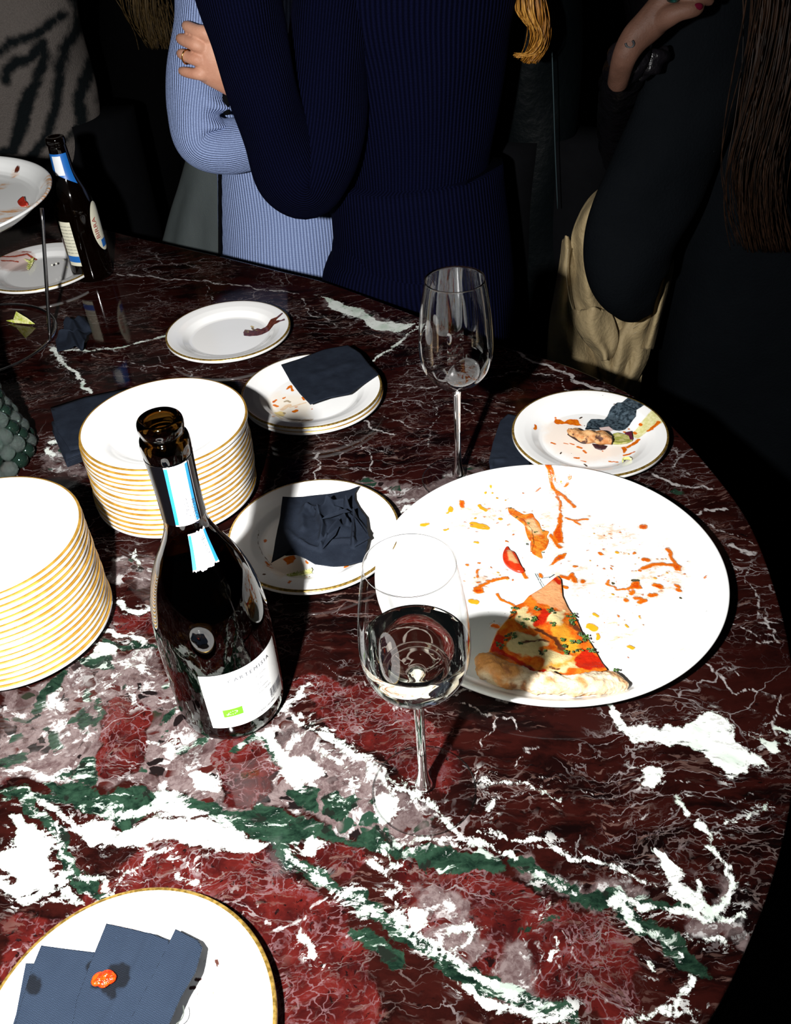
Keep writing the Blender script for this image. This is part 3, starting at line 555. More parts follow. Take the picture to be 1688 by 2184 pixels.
# plate at far left under the stand, salad scraps
o = painted_china('salad_plate', -.5400, 1.4100, 0, 1.08, [
 ('f_h', [('p', [(0, 555), (40, 545), (75, 548), (60, 575), (0, 580)])], (.35, .16, .12, .6), .006, .01, 80),
 ('f_s', [('s', [(5, 560), (35, 556), (60, 550), (78, 553)], 2.2), ('s', [(10, 566), (40, 562)], 2.0), ('s', [(50, 548), (70, 546)], 1.2)], ((.22, .03, .02), (.30, .06, .03)), .0006, .002, 120)], zt=.006)
tag(o, 'dim white plate with salad scraps behind the beer bottle, under the raised plate', 'plate')

# ---- big platter
cx, cy, PR = .1366, .6122, .1605
out = [(0, .0015), (.120, .0015), (.122, 0), (.127, 0), (.131, .0018), (.140, .0046), (.147, .0096), (.153, .0146), (.158, .0172), (.1603, .0182), (.1605, .0194), (.1600, .0203), (.1588, .0207)]
inn = [(.1572, .0203), (.1548, .0192), (.1510, .0160), (.147, .0118), (.143, .0082), (.1385, .0060), (.133, .0052), (0, .0048)]
ii = [inn[0]]
for p, q in zip(inn[:-1], inn[1:]):
    st = max(1, int((p[0]-q[0])/.0010)); ii += [(p[0]+(q[0]-p[0])*i/st, p[1]+(q[1]-p[1])*i/st) for i in range(1, st+1)]
V2, F2 = lathe_vf(out+ii, 460); me = bpy.data.meshes.new('platter'); me.from_pydata(V2, [], F2); me.update()
P = np.array(V2)[:, :2]+np.array([cx, cy]); TP = lambda x, y: tuple(at(x, y, .007)[:2])
def zp(pts, x0=840, y0=960, k=760/1688):    # traced in an enlarged crop
    return [((x0+q[0]*k, y0+q[1]*k)+tuple(q[2:])) for q in pts]
sauce = [('s', zp([(700, 85), (725, 120), (740, 165), (765, 190), (800, 220), (850, 262)]), 1.9), ('s', zp([(712, 100), (745, 150)]), 3.2), ('s', zp([(772, 225), (790, 262), (798, 290)]), 1.3),
 ('p', zp([(796, 290), (808, 312), (800, 360), (804, 440), (776, 438), (758, 415), (750, 392), (775, 360)])), ('s', zp([(740, 400), (770, 440), (785, 460)]), 2.0), ('p', zp([(740, 545), (775, 500), (815, 490), (810, 515), (770, 535)])),
 ('p', zp([(1130, 635), (1145, 618), (1165, 618), (1188, 655), (1150, 655), (1110, 665)])), ('s', zp([(1060, 655), (1110, 660), (1150, 640)]), 1.3), ('s', zp([(1020, 610), (1010, 628), (1060, 645)]), 1.0),
 ('s', zp([(1300, 468), (1320, 490), (1332, 520), (1345, 545), (1352, 565)]), 2.0), ('s', zp([(1180, 560), (1220, 545), (1290, 545), (1350, 548)]), 2.2), ('p', zp([(1320, 540), (1370, 545), (1360, 575), (1335, 572)])), ('s', zp([(1170, 570)]), 2.0),
 ('s', zp([(1180, 362), (1190, 364)]), 3.2), ('s', zp([(1195, 518), (1210, 520)]), 2.8), ('s', zp([(1252, 643), (1268, 650)]), 3.2), ('s', zp([(1345, 643)]), 2.6), ('s', zp([(1342, 663)]), 2.6), ('s', zp([(1215, 690), (1240, 690)]), 2.4), ('s', zp([(1145, 700), (1165, 698), (1185, 708), (1165, 720)]), 2.2), ('s', zp([(1105, 708)]), 2.4), ('s', zp([(1130, 680), (1145, 665)]), 1.6),
 ('s', zp([(1465, 611)]), 1.4), ('s', zp([(322, 250), (325, 265)]), 2.8), ('s', zp([(905, 622)]), 2.8), ('s', zp([(800, 600), (830, 605), (850, 590), (862, 620)]), 2.4), ('s', zp([(795, 640), (820, 652)]), 1.6), ('s', zp([(860, 552), (872, 552)]), 1.4), ('s', zp([(700, 590), (706, 600)]), 1.8),
 ('s', zp([(490, 680), (510, 705), (545, 722), (572, 738)]), 1.5), ('s', zp([(470, 832), (500, 838)]), 2.4), ('s', zp([(745, 170), (775, 215)]), 1.4), ('s', zp([(820, 322), (860, 330), (925, 325)]), 1.5), ('s', zp([(860, 335), (885, 350)]), 1.3), ('s', zp([(670, 195), (690, 185)]), .9), ('s', zp([(785, 95), (830, 100)]), 1.5), ('s', zp([(880, 100), (905, 105)]), 1.7), ('s', zp([(765, 110), (772, 112)]), 1.3), ('s', zp([(810, 175), (820, 168)]), 1.1),
 ('s', zp([(390, 655), (420, 640), (450, 625)]), 1.8), ('s', zp([(395, 665), (410, 660)]), 3.6), ('s', zp([(450, 620), (500, 610), (535, 600)]), 1.8), ('s', zp([(400, 570), (405, 600)]), 1.4), ('s', zp([(340, 545)]), 2), ('s', zp([(620, 560), (625, 600)]), 2.0), ('s', zp([(560, 395)]), .9)]
oil = [('s', zp([(395, 358), (430, 365)]), 5.0), ('s', zp([(375, 350), (395, 355)]), 2.2), ('s', zp([(405, 258), (415, 272), (438, 283)]), 2.0), ('s', zp([(268, 285), (262, 292)]), 2.6), ('s', zp([(245, 305)]), 1.6), ('s', zp([(510, 320)]), 2.4), ('s', zp([(455, 183)]), 1.7), ('s', zp([(435, 205)]), 1.7), ('s', zp([(468, 200)]), 1.5), ('s', zp([(490, 222)]), 1.8), ('s', zp([(530, 235)]), 1.5), ('s', zp([(395, 325)]), 1.8), ('s', zp([(430, 255)]), 1.2),
 ('s', zp([(240, 172), (275, 158)]), 2.0), ('s', zp([(300, 150), (325, 142)]), 2.2), ('s', zp([(380, 128), (430, 112)]), 2.4), ('s', zp([(440, 108), (470, 102)]), 1.5), ('s', zp([(375, 715), (395, 716)]), 3.0), ('s', zp([(245, 378), (262, 372)]), 1.4), ('s', zp([(130, 362), (165, 350)]), 1.6), ('s', zp([(930, 835), (950, 848)]), 3.6), ('s', zp([(1050, 482)]), 2), ('s', zp([(1105, 485)]), 1.2), ('s', zp([(950, 780), (965, 790)]), 1.8), ('s', zp([(1125, 935), (1140, 942)]), 2.0), ('s', zp([(970, 880), (975, 900)]), 1.8), ('s', zp([(380, 436), (398, 440)]), 1.5), ('s', zp([(1430, 385)]), 1), ('s', zp([(1160, 785), (1165, 795)]), 1.2), ('s', zp([(1100, 825), (1108, 835)]), 1.4)]
haze = [('p', zp([(350, 640), (420, 560), (560, 580), (560, 640), (420, 690), (350, 700)])), ('p', zp([(690, 560), (860, 540), (1150, 590), (1250, 520), (1390, 560), (1360, 680), (1100, 740), (880, 720), (800, 640)])), ('p', zp([(700, 80), (900, 95), (870, 130), (800, 160), (870, 270), (780, 330), (820, 460), (740, 560), (640, 500), (560, 290), (700, 300), (750, 230)])), ('p', zp([(240, 290), (420, 240), (540, 300), (470, 390), (280, 400)])),
 ('p', zp([(860, 760), (1000, 740), (1160, 780), (1180, 900), (1040, 960), (940, 900)])), ('p', zp([(880, 330), (1130, 370), (1220, 450), (1090, 510), (890, 450)])), ('s', zp([(1390, 950), (1360, 975)]), 4), ('s', zp([(160, 350), (240, 420)]), 4), ('s', zp([(1260, 450), (1430, 400)]), 2), ('p', zp([(980, 1160), (1050, 1170), (1100, 1150), (1080, 1175)]))]
specks = [('s', zp([q]), .6) for q in [(1113, 262), (1126, 272), (1010, 441), (1355, 703), (1038, 625), (420, 165), (345, 1028), (348, 1025), (1022, 442), (980, 357), (1440, 345), (1175, 450), (1488, 773), (1290, 975), (1590, 560), (520, 770), (445, 765), (470, 815)]]+[('s', zp([(1350, 700), (1358, 706)]), 1.1), ('s', zp([(1135, 620), (1160, 616)]), 1.6), ('s', zp([(1035, 622), (1044, 628)]), 1.1)]
printl = [('s', [(1142, 1222), (1158, 1252)], .5), ('s', [(1146, 1222), (1162, 1250)], .4), ('s', [(1156, 1232), (1176, 1229), (1184, 1224)], .5), ('s', [(1172, 1232), (1182, 1224)], .4)]
rs_ = random.Random(11)
for _ in range(170):
    bx, by, sp_ = rs_.choice(((700, 330, 160), (1000, 480, 200), (1150, 620, 130), (450, 320, 110), (430, 600, 90), (1050, 850, 150), (1300, 560, 90), (800, 180, 110), (560, 620, 120)))
    q = zp([(bx+rs_.gauss(0, sp_*.6), by+rs_.gauss(0, sp_*.4))])[0]
    if not (1040 < q[0] < 1300 and 1240 < q[1] < 1480): sauce.append(('s', [q, (q[0]+rs_.uniform(-5, 5), q[1]+rs_.uniform(-2, 2))], abs(rs_.gauss(0, .45))+.15)) if rs_.random() < .7 else oil.append(('s', [q], abs(rs_.gauss(0, .6))+.3))
for a_, b_ in (('f_h', haze), ('f_s', sauce), ('f_o', oil), ('f_d', specks), ('f_l', printl)): set_attr(me, a_, layer_sd(P, b_, TP, .0 if a_ == 'f_l' else .35))
mm = NM('platter_china'); vv = mm.co(); c = (.80, .81, .80)
hz = mm.math('MULTIPLY', mask(mm, vv, 'f_h', .012, .012, 60), mm.rng(mm.noise(mm.mp(vv, .5, (.6, 1.4, 1)), 120, 6, .75), .46, .66))
c = mm.mix(mm.math('MULTIPLY', hz, .8), c, (.62, .33, .16))
fn = mm.math('MULTIPLY', mask(mm, vv, 'f_h', .010, .012, 60), mm.rng(mm.noise(mm.mp(vv, .4, (.7, 1.3, 1)), 260, 4, .7), .64, .68)); c = mm.mix(fn, c, (.55, .14, .02))
om = mask(mm, vv, 'f_o', .0006, .0012, 170); c = mm.mix(om, c, mm.mix(mm.noise(vv, 200, 3), (.62, .24, .005), (.66, .33, .02)))
near = mm.math('MULTIPLY', mm.rng(mm.attr('f_s'), .004, 0), .5); c = mm.mix(mm.math('MULTIPLY', near, mm.rng(mm.noise(vv, 200, 4, .7), .42, .62)), c, (.60, .26, .07))
sm = mask(mm, vv, 'f_s', .0006, .0024, 200, 5, .7); sd = mm.mix(mm.rng(mm.attr('f_s'), -.0005, -.0028), (.58, .14, .006), (.46, .045, .003)); sd = mm.mix(mm.rng(mm.noise(vv, 420, 3), .5, .65), sd, (.52, .095, .004))
c = mm.mix(sm, c, sd); c = mm.mix(mask(mm, vv, 'f_d', .0003, .0008, 500), c, (.06, .05, .02)); c = mm.mix(mask(mm, vv, 'f_l', .0002, .0002, 400), c, (.05, .08, .08))
mm.set('Base Color', c); mm.set('Roughness', mm.mix(mm.math('MAXIMUM', sm, om), (.12, .12, .12), (.2, .2, .2))); mm.bump(mm.math('ADD', mm.math('MULTIPLY', sm, mm.math('ADD', .8, mm.noise(vv, 500, 3))), om), .0006)
platter = link('platter', me, mm.m); platter.location = (cx, cy, .0015); tag(platter, 'huge round white platter with one pizza slice and orange sauce smears', 'platter')

# ---- pizza slice
pz = empty('pizza_slice', at(1180, 1380, .0067), 'browned pizza slice with melted cheese, tomato and parsley on the big platter', 'pizza slice')
zp0 = .0071
tip = [(1165, 1268), (1183, 1240), (1190, 1229), (1198, 1235), (1199, 1262)]
outl = [(1040, 1402), (1052, 1368), (1062, 1345), (1085, 1318), (1090, 1310), (1098, 1292), (1118, 1284), (1130, 1270), (1160, 1252), (1183, 1232), (1190, 1227), (1197, 1235), (1200, 1270), (1212, 1295), (1230, 1320), (1240, 1345), (1258, 1368), (1272, 1390), (1285, 1412), (1296, 1430), (1240, 1440), (1180, 1440), (1120, 1436), (1080, 1420)]
mm = NM('pizza_topping', Roughness=.22); vv = mm.co()
c = mm.mix(mm.rng(mm.noise(vv, 90, 5, .65), .35, .65), (.42, .055, .004), (.56, .15, .012))
lay = [('f_bread', [('p', [(1130, 1272), (1160, 1255), (1185, 1242), (1199, 1262), (1205, 1290), (1214, 1305), (1190, 1305), (1165, 1290), (1140, 1292)])], ((.48, .17, .06), (.60, .32, .15)), .0015, .004, 130),
 ('f_cheese', [('p', [(1098, 1296), (1118, 1288), (1132, 1305), (1150, 1320), (1150, 1332), (1128, 1330), (1105, 1315)]), ('p', [(1172, 1310), (1195, 1303), (1208, 1318), (1206, 1345), (1190, 1335), (1175, 1325)]), ('p', [(1100, 1350), (1150, 1345), (1165, 1370), (1150, 1400), (1110, 1400), (1090, 1380)]), ('p', [(1150, 1400), (1170, 1385), (1200, 1388), (1222, 1395), (1222, 1425), (1190, 1432), (1150, 1430)])], ((.50, .38, .16), (.58, .49, .27)), .0015, .003, 110),
 ('f_gold', [('p', [(1190, 1335), (1215, 1330), (1235, 1370), (1245, 1385), (1215, 1385), (1185, 1375)]), ('s', [(1130, 1425), (1200, 1415), (1225, 1395)], 2.0), ('s', [(1070, 1340), (1090, 1320)], 2.5)], ((.52, .18, .008), (.56, .27, .03)), .003, .004, 120),
 ('f_red', [('p', [(1148, 1300), (1175, 1305), (1172, 1325), (1150, 1325)]), ('p', [(1225, 1395), (1250, 1378), (1280, 1405), (1294, 1428), (1240, 1432), (1222, 1425)]), ('s', [(1186, 1238), (1186, 1245)], 3.0), ('s', [(1070, 1390), (1120, 1430), (1150, 1428)], 3.0), ('p', [(1050, 1385), (1064, 1350), (1080, 1365), (1080, 1410)])], ((.28, .006, .003), (.42, .020, .004)), .001, .003, 120),
 ('f_char', [('s', [(1155, 1335), (1180, 1350), (1190, 1372), (1208, 1385)], 2.4), ('s', [(1120, 1365), (1160, 1362)], 2.0), ('s', [(1230, 1330), (1245, 1350), (1255, 1368)], 1.8), ('s', [(1180, 1425), (1165, 1424)], 1.0), ('s', [(1095, 1300), (1093, 1316)], 1.4)], ((.05, .012, .006), (.12, .03, .01)), .0012, .003, 140)]
for nm, it, (c1, c2), soft, amp, sc in lay:
    c = mm.mix(mask(mm, vv, nm, soft, amp, sc), c, mm.mix(mm.noise(vv, 170, 4), c1, c2))
mm.set('Base Color', c); mm.bump(mm.noise(vv, 150, 4, .6), .0015)
def slice_z(x, y, z): return zp0+.0035
o = sheet('topping', [(x, y, zp0+.004) for x, y in outl], slice_z, mm.m, None, thick=.001, rings=60, per=10, ridges=[([(1100, 1300), (1140, 1325)], 6, 1.2), ([(1180, 1310), (1200, 1340)], 6, 1.4), ([(1120, 1375), (1150, 1385)], 10, 1.2), ([(1165, 1410), (1215, 1410)], 8, 1.2), ([(1155, 1335), (1180, 1350), (1190, 1372), (1208, 1385)], 4, -.8), ([(1060, 1400), (1120, 1432), (1290, 1428)], 5, 1.6)], noise_amp=.0005)
Av = verts_np(o.data)
for nm, it, *_r in lay: set_attr(o.data, nm, layer_sd(Av[:, :2], it, lambda x, y: tuple(at(x, y, zp0+.004)[:2]), .9))
o.parent = pz; o.matrix_parent_inverse = Matrix.Translation(-pz.location)
def keep(o, p):
    o.parent = p; o.matrix_parent_inverse = Matrix.Translation(-Vector(p.location)); return o
mm = NM('dough', Roughness=.7); vv = mm.co()
keep(sheet('dough_base', [(x+(1 if x > 1160 else -2), y+1, zp0) for x, y in outl], lambda x, y, z: zp0, plain('dough_underside', (.62, .36, .16), .7), None, thick=.0036, rings=10, per=4), pz)
c = mm.mix(mm.rng(mm.noise(vv, 70, 5), .40, .60), (.52, .37, .22), (.62, .50, .35)); c = mm.mix(mm.rng(mm.noise(vv, 46, 4), .57, .72), c, (.45, .18, .04)); c = mm.mix(mm.math('MULTIPLY', mm.rng(mm.noise(vv, 380, 4, .7), .56, .68), .6), c, (.40, .20, .07))
c = mm.mix(mask(mm, vv, 'f_burn', .003, .004, 80), c, mm.mix(mm.noise(vv, 300, 4), (.28, .10, .015), (.44, .20, .05))); c = mm.mix(mask(mm, vv, 'f_dark', .0016, .003, 160), c, mm.mix(mm.noise(vv, 400, 3), (.10, .03, .01), (.35, .13, .03)))
mm.set('Base Color', c); mm.bump(mm.math('ADD', mm.noise(vv, 90, 3), mm.math('MULTIPLY', mm.noise(vv, 700, 3), .35)), .0016)
from mathutils import noise as mnoise
def wob(a, L, t, p): return .0030*mnoise.noise(p*70)+.0016*mnoise.noise(p*170)+.0009*mnoise.noise(p*420)
cr_nodes = [(at(1022, 1424, 0.0135), .008, .004), (at(1034, 1420, 0.0170), .0125, .0085), (at(1062, 1432, 0.0175), .0122, .0098), (at(1105, 1449, 0.0170), .0100, .0092), (at(1150, 1457, 0.0163), .0088, .0086), (at(1200, 1460, 0.0165), .0092, .0088), (at(1255, 1459, 0.0165), .0098, .0088), (at(1300, 1457, 0.0157), .0094, .0080), (at(1324, 1460, 0.0145), .0070, .0062), (at(1338, 1461, 0.0135), .0030, .003)]
o = tube('crust', cr_nodes, mm.m, None, seg=72, sub=22, side=(0, 0, 1), disp=wob)
Av = verts_np(o.data); TT = lambda x, y: tuple(at(x, y, .016)[:2])
set_attr(o.data, 'f_burn', layer_sd(Av[:, :2], [('p', [(1010, 1400), (1030, 1388), (1070, 1405), (1110, 1425), (1112, 1460), (1080, 1462), (1050, 1445), (1012, 1440)]), ('s', [(1150, 1434), (1180, 1430), (1200, 1436)], 3), ('s', [(1215, 1438), (1240, 1440)], 2), ('s', [(1165, 1463), (1175, 1465)], 2.4), ('s', [(1235, 1465), (1245, 1472)], 3), ('s', [(1290, 1440), (1330, 1460)], 1.6)], TT))
set_attr(o.data, 'f_dark', layer_sd(Av[:, :2], [('s', [(1092, 1472), (1112, 1476), (1118, 1468)], 2.2), ('s', [(1078, 1442), (1084, 1450)], 2.2), ('s', [(1155, 1428), (1180, 1424)], 1.0), ('s', [(1190, 1445)], .9)], TT)); keep(o, pz)
# parsley
herb = []
def flakes(pts, spread, cnt, z, size):
    V, F = [], []
    for (x, y) in pts:
        for _ in range(cnt):
            c = at(x+random.gauss(0, spread), y+random.gauss(0, spread*.7), z+random.uniform(0, .0008)); n = random.choice((5, 6, 7)); b = len(V); a0 = random.uniform(0, 6)
            V.append((c.x, c.y, c.z+.0006))
            for k in range(n*2):
                r = size*random.uniform(.7, 1.2)*(1 if k % 2 else .55); a = a0+PI*k/n; V.append((c.x+r*math.cos(a), c.y+r*math.sin(a), c.z+random.uniform(-.0004, .0012)))
            for k in range(n*2): F.append([b, b+1+k, b+1+(k+1) % (n*2)])
    return V, F
hm = NM('parsley_green', Roughness=.5); hm.set('Base Color', hm.mix(hm.rng(hm.noise(hm.co(), 500, 2), .4, .6), (.008, .022, .004), (.05, .13, .015)))
V3, F3 = flakes([(1176, 1302), (1178, 1306), (1216, 1316), (1220, 1322), (1222, 1330), (1225, 1312), (1240, 1352), (1248, 1362), (1252, 1366), (1244, 1356), (1262, 1390), (1258, 1386), (1230, 1388), (1205, 1378), (1222, 1370), (1140, 1318), (1136, 1322), (1100, 1300), (1094, 1306), (1148, 1300), (1120, 1320), (1085, 1355), (1095, 1350), (1080, 1362), (1100, 1360), (1155, 1395), (1180, 1335), (1315, 1428), (1060, 1372), (1070, 1380), (1110, 1372), (1112, 1334), (1208, 1392), (1198, 1364), (1235, 1370)], 3.6, 5, zp0+.0064, .0016)
keep(tag(mesh('parsley', V3, F3, hm.m, smooth=False), 'green chopped parsley', kind='stuff'), pz)

# ---- scraps on the platter
mm = NM('torn_pizza_scrap', Roughness=.25); vv = mm.co(); c = mm.mix(mm.rng(mm.noise(vv, 190, 5), .4, .6), (.50, .09, .006), (.58, .20, .02)); mm.set('Base Color', mm.mix(mask(mm, vv, 'f_c', .002, .002, 200), c, mm.mix(mm.noise(vv, 160, 3), (.56, .26, .08), (.60, .45, .27)))); mm.bump(mm.noise(vv, 250, 3), .0012)
o = sheet('pizza_scrap', [(q[0], q[1], .0075) for q in zp([(542, 272), (565, 278), (590, 292), (620, 305), (655, 300), (668, 320), (690, 345), (702, 375), (735, 385), (725, 410), (735, 430), (722, 465), (700, 480), (705, 510), (680, 500), (655, 480), (665, 440), (640, 420), (625, 380), (615, 335), (580, 318), (550, 300)])], None, mm.m, thick=.0014, rings=30, per=6, smooth_out=True, noise_amp=.0004)
set_attr(o.data, 'f_c', layer_sd(verts_np(o.data)[:, :2], [('p', zp([(625, 330), (660, 325), (690, 370), (700, 400), (670, 405), (640, 380)]))], TP))
tag(o, 'torn orange pizza topping scrap, left of the thick sauce streak on the platter', 'food scrap')
k_ = keep(mesh('parsley', *flakes([(1090, 1083), (1102, 1104), (1142, 1135), (1158, 1132), (1128, 1117), (1157, 1178), (1125, 1160)], 1.5, 2, .0096, .0011), hm.m, smooth=False), o); tag(k_, kind='stuff')
mm = NM('tomato_skin', Roughness=.25); vv = mm.co(); mm.set('Base Color', mm.mix(mask(mm, vv, 'f_c', .0012, .0016, 200), mm.mix(mm.noise(vv, 200, 3), (.36, .010, .004), (.50, .04, .006)), (.56, .28, .12))); mm.bump(mm.noise(vv, 200, 3), .001)
o = sheet('tomato_piece', [(q[0], q[1], .0092) for q in zp([(538, 455), (552, 475), (572, 485), (588, 515), (600, 545), (618, 570), (590, 572), (560, 560), (530, 535), (517, 508), (522, 478)])], None, mm.m, thick=.003, rings=20, per=8, smooth_out=True, ridges=[(zp([(545, 490), (585, 545)]), 5, 1.5)])
set_attr(o.data, 'f_c', layer_sd(verts_np(o.data)[:, :2], [('p', zp([(538, 482), (556, 480), (590, 545), (575, 545), (545, 525)]))], lambda x, y: tuple(at(x, y, .008)[:2])))
tag(o, 'red half-moon of tomato above the pizza slice tip on the platter', 'food scrap')
# ---- scraps on the right plate
mm = NM('toasted_crust', Roughness=.7); vv = mm.co(); c = mm.mix(mm.rng(mm.noise(vv, 120, 5, .7), .35, .6), (.34, .12, .025), (.50, .28, .12)); mm.set('Base Color', mm.mix(mm.rng(mm.noise(vv, 80, 5, .6), .56, .64), c, (.06, .018, .008))); mm.bump(mm.noise(vv, 300, 4), .0012)
zc = .0052
o = empty('crust_end', at(1260, 930, zc), 'torn toasted pizza crust end in the middle of the right-hand plate', 'crust')
keep(tube('crumb', [(at(1214, 918, zc+.004), .0018, .0022), (at(1222, 922, zc+.005), .0042, .0046), (at(1245, 930, zc+.007), .0070, .0060), (at(1270, 932, zc+.0075), .0085, .0066), (at(1292, 936, zc+.007), .0085, .0060), (at(1304, 938, zc+.006), .0065, .0044)], mm.m, seg=32, sub=10, side=(0, 0, 1), disp=lambda a, L, t, p: .0010*math.sin(L*380+a*2)+.0006*math.sin(a*5+L*200)), o)
keep(tube('burnt_edge', [(at(1212, 926, zc+.002), .001, .001), (at(1226, 934, zc+.0025), .0018, .0014), (at(1246, 944, zc+.003), .0016, .0014), (at(1266, 938, zc+.003), .0020, .0016), (at(1290, 944, zc+.003), .0022, .0016), (at(1298, 946, zc+.002), .001, .001)], plain('charred', (.025, .009, .006), .6), seg=12, sub=6, side=(0, 0, 1)), o)
keep(sheet('dark_flake', [(1264, 946, zc+.001), (1280, 948, zc+.001), (1296, 951, zc+.001), (1292, 956, zc+.001), (1282, 958, zc+.001), (1270, 954, zc+.001)], None, plain('aubergine_skin', (.035, .012, .016), .4), thick=.0015, rings=6, per=4), o)
mm = NM('artichoke', Roughness=.5); vv = mm.co(); mm.set('Base Color', mm.mix(mm.rng(mm.noise(mm.mp(vv, .4, (.3, 1, 1)), 330, 4), .45, .6), (.26, .27, .05), (.42, .38, .16))); mm.bump(mm.noise(vv, 200, 3), .001)
o = sheet('vegetable_slice', [(1308, 925, zc+.002), (1318, 922, zc+.0035), (1334, 925, zc+.0035), (1344, 929, zc+.003), (1350, 938, zc+.002), (1338, 943, zc+.002), (1324, 945, zc+.002), (1308, 944, zc+.002)], None, mm.m, thick=.002, rings=12, per=6, noise_amp=.0005); tag(o, 'yellow-green vegetable slice beside the crust end on the right-hand plate', 'vegetable')
keep(sheet('purple_edge', [(1334, 922, zc+.003), (1348, 919, zc+.003), (1351, 936, zc+.002), (1345, 938, zc+.002), (1342, 928, zc+.003)], None, plain('radicchio', (.10, .012, .03), .4), thick=.0022, rings=5, per=4), o)
mm = NM('lettuce', Roughness=.45); vv = mm.co(); mm.set('Base Color', mm.mix(mm.rng(mm.noise(vv, 160, 4), .35, .65), (.42, .48, .06), (.74, .72, .36))); mm.bump(mm.noise(vv, 300, 4), .001); mm.set('Subsurface Weight', .0); lettuce = mm.m
tag(tube('onion_curl', [(at(1329, 985, .012), .0006, .0015), (at(1330, 979, .0125), .0009, .0019), (at(1340, 977, .0125), .0009, .002), (at(1348, 980, .0125), .0006, .0014)], lettuce, seg=10, sub=6, side=(0, 0, 1)), 'pale curl of onion at the lower right of the right-hand plate', 'food scrap')
# lettuce on the crumpled-napkin plate
def leafy(name, spine, label, z, size=.004, n=26, mat=lettuce):
    V, F = [], []; S = np.array([tuple(at(x, y, z)) for x, y in spine])
    for i in range(n):
        t = i/(n-1)*(len(S)-1); c = cr(S, t); d = cr(S, min(t+.05, len(S)-1))-cr(S, max(t-.05, 0)); d /= np.linalg.norm(d)+1e-9; nn = np.array([-d[1], d[0], 0]); s_ = size*(.5+t/(len(S)-1)*.9)
        b = len(V); g = 1 if i % 2 else -1
        for u, vv_, h in ((-.5, 0, 0), (.4, .1, .15), (.7, .6, .5), (.3, 1, .9), (-.1, .8, .5), (-.4, .6, .8), (-.6, .3, .2)):
            q = c+d*s_*u*.8+nn*g*s_*vv_*random.uniform(.7, 1.1); V.append((q[0], q[1], z+.0006+s_*h*random.uniform(.25, .7)))
        F += [[b, b+1, b+2], [b, b+2, b+3], [b, b+3, b+4], [b, b+4, b+5], [b, b+5, b+6]]
    root = mesh(name, V, F, mat, smooth=False); root.modifiers.new('Solidify', 'SOLIDIFY').thickness = .0004
    tag(root, label, 'lettuce')
    keep(tube('stalk', [(at(x, y, z+.0012), .0009, .0007) for x, y in spine], mat, seg=8, sub=5, side=(0, 0, 1)), root) if len(spine) > 2 else None
    return root
leafy('lettuce_leaf', [(590, 1237), (612, 1230), (632, 1226), (650, 1224), (662, 1222)], 'frilly yellow-green lettuce scrap below the crumpled napkin', .0065, .0034)

# ================================================================== NAPKINS
def napkin_mat(name, c1, c2, dots=0, stain=False):
    mm = NM(name, Roughness=.85); mm.set('Specular IOR Level', .12); vv = mm.co()
    c = mm.mix(mm.rng(mm.noise(vv, 60, 5), .3, .7), c1, c2); c = mm.mix(mm.rng(mm.noise(vv, 900, 2), .68, .74), c, tuple(x*1.8 for x in c2))
    if dots:
        q = mm.mp(vv, .5, (1, 1, 0)); e = mm.vor(q, dots, 'F1', 'Distance', .25); h = mm.rng(e, .55, .15); c = mm.mix(h, tuple(x*.72 for x in c1), c); mm.bump(h, .0004)
    else: mm.bump(mm.math('ADD', mm.noise(vv, 130, 4), mm.math('MULTIPLY', mm.noise(vv, 1200, 2), .25)), .0006)
    if stain: c = mm.mix(mm.math('MULTIPLY', mask(mm, vv, 'f_wet', .0012, .003, 140), .88), c, (.0030, .0036, .0052))
    mm.set('Base Color', c); return mm.m
nap_dark = napkin_mat('navy_paper', (.0060, .0086, .0150), (.0092, .0130, .0215)); nap_blue = napkin_mat('embossed_blue_paper', (.0160, .0260, .0460), (.0210, .0330, .0560), 900, True)
def nz(pts, z): return [(x, y, z) for x, y in pts]
def wet(o, items=()):
    set_attr(o.data, 'f_wet', layer_sd(verts_np(o.data)[:, :2], list(items), lambda x, y: tuple(at(x, y, .021)[:2]))); return o
def z1(pts): return [(x*640/1688, 1860+y*640/1688) for x, y in pts]
o = wet(sheet('napkin', nz(z1([(145, 512), (190, 514), (200, 600), (110, 960), (40, 960), (90, 800)]), .0172), None, nap_blue, thick=.0008, noise_amp=.0002)); tag(o, 'strip of blue napkin lowest at the left edge of the near plate pile', 'napkin', None)
o = wet(sheet('napkin', nz(z1([(232, 412), (380, 432), (534, 450), (540, 700), (420, 1000), (50, 1000), (100, 800), (180, 540)]), .0188), None, nap_blue, thick=.0010, noise_amp=.0002), [('s', z1([(160, 610), (190, 640)]), 4.5), ('s', z1([(505, 520), (520, 545)]), 3.5)]); tag(o, 'flat blue napkin on the left of the near plate, partly under the folded ones', 'napkin')
o = wet(sheet('napkin', nz(z1([(598, 288), (720, 312), (850, 348), (950, 382), (960, 520), (700, 1020), (380, 1020), (430, 720), (520, 480)]), .0206), None, nap_blue, thick=.0012, ridges=[(z1([(850, 360), (760, 560), (620, 800), (500, 1000)]), 3.5, 1.4), (z1([(700, 310), (640, 500), (560, 760)]), 2.5, -.5)], noise_amp=.0002), [('p', z1([(620, 520), (690, 510), (735, 535), (730, 610), (700, 650), (660, 660), (655, 715), (600, 700), (560, 655), (520, 650), (505, 620), (560, 600)]))]); tag(o, 'middle blue napkin on the near plate with a wet stain and sauce blob', 'napkin')
o = wet(sheet('napkin', nz(z1([(988, 320), (1050, 350), (1112, 384), (1140, 424), (1100, 560), (1020, 700), (930, 900), (880, 1010), (640, 1020), (760, 780), (900, 500)]), .0228), None, nap_blue, thick=.0012, ridges=[(z1([(1112, 400), (1060, 520), (960, 760)]), 3, .8)], noise_amp=.0002)); tag(o, 'folded strip of blue napkin lying rightmost on the near plate', 'napkin')
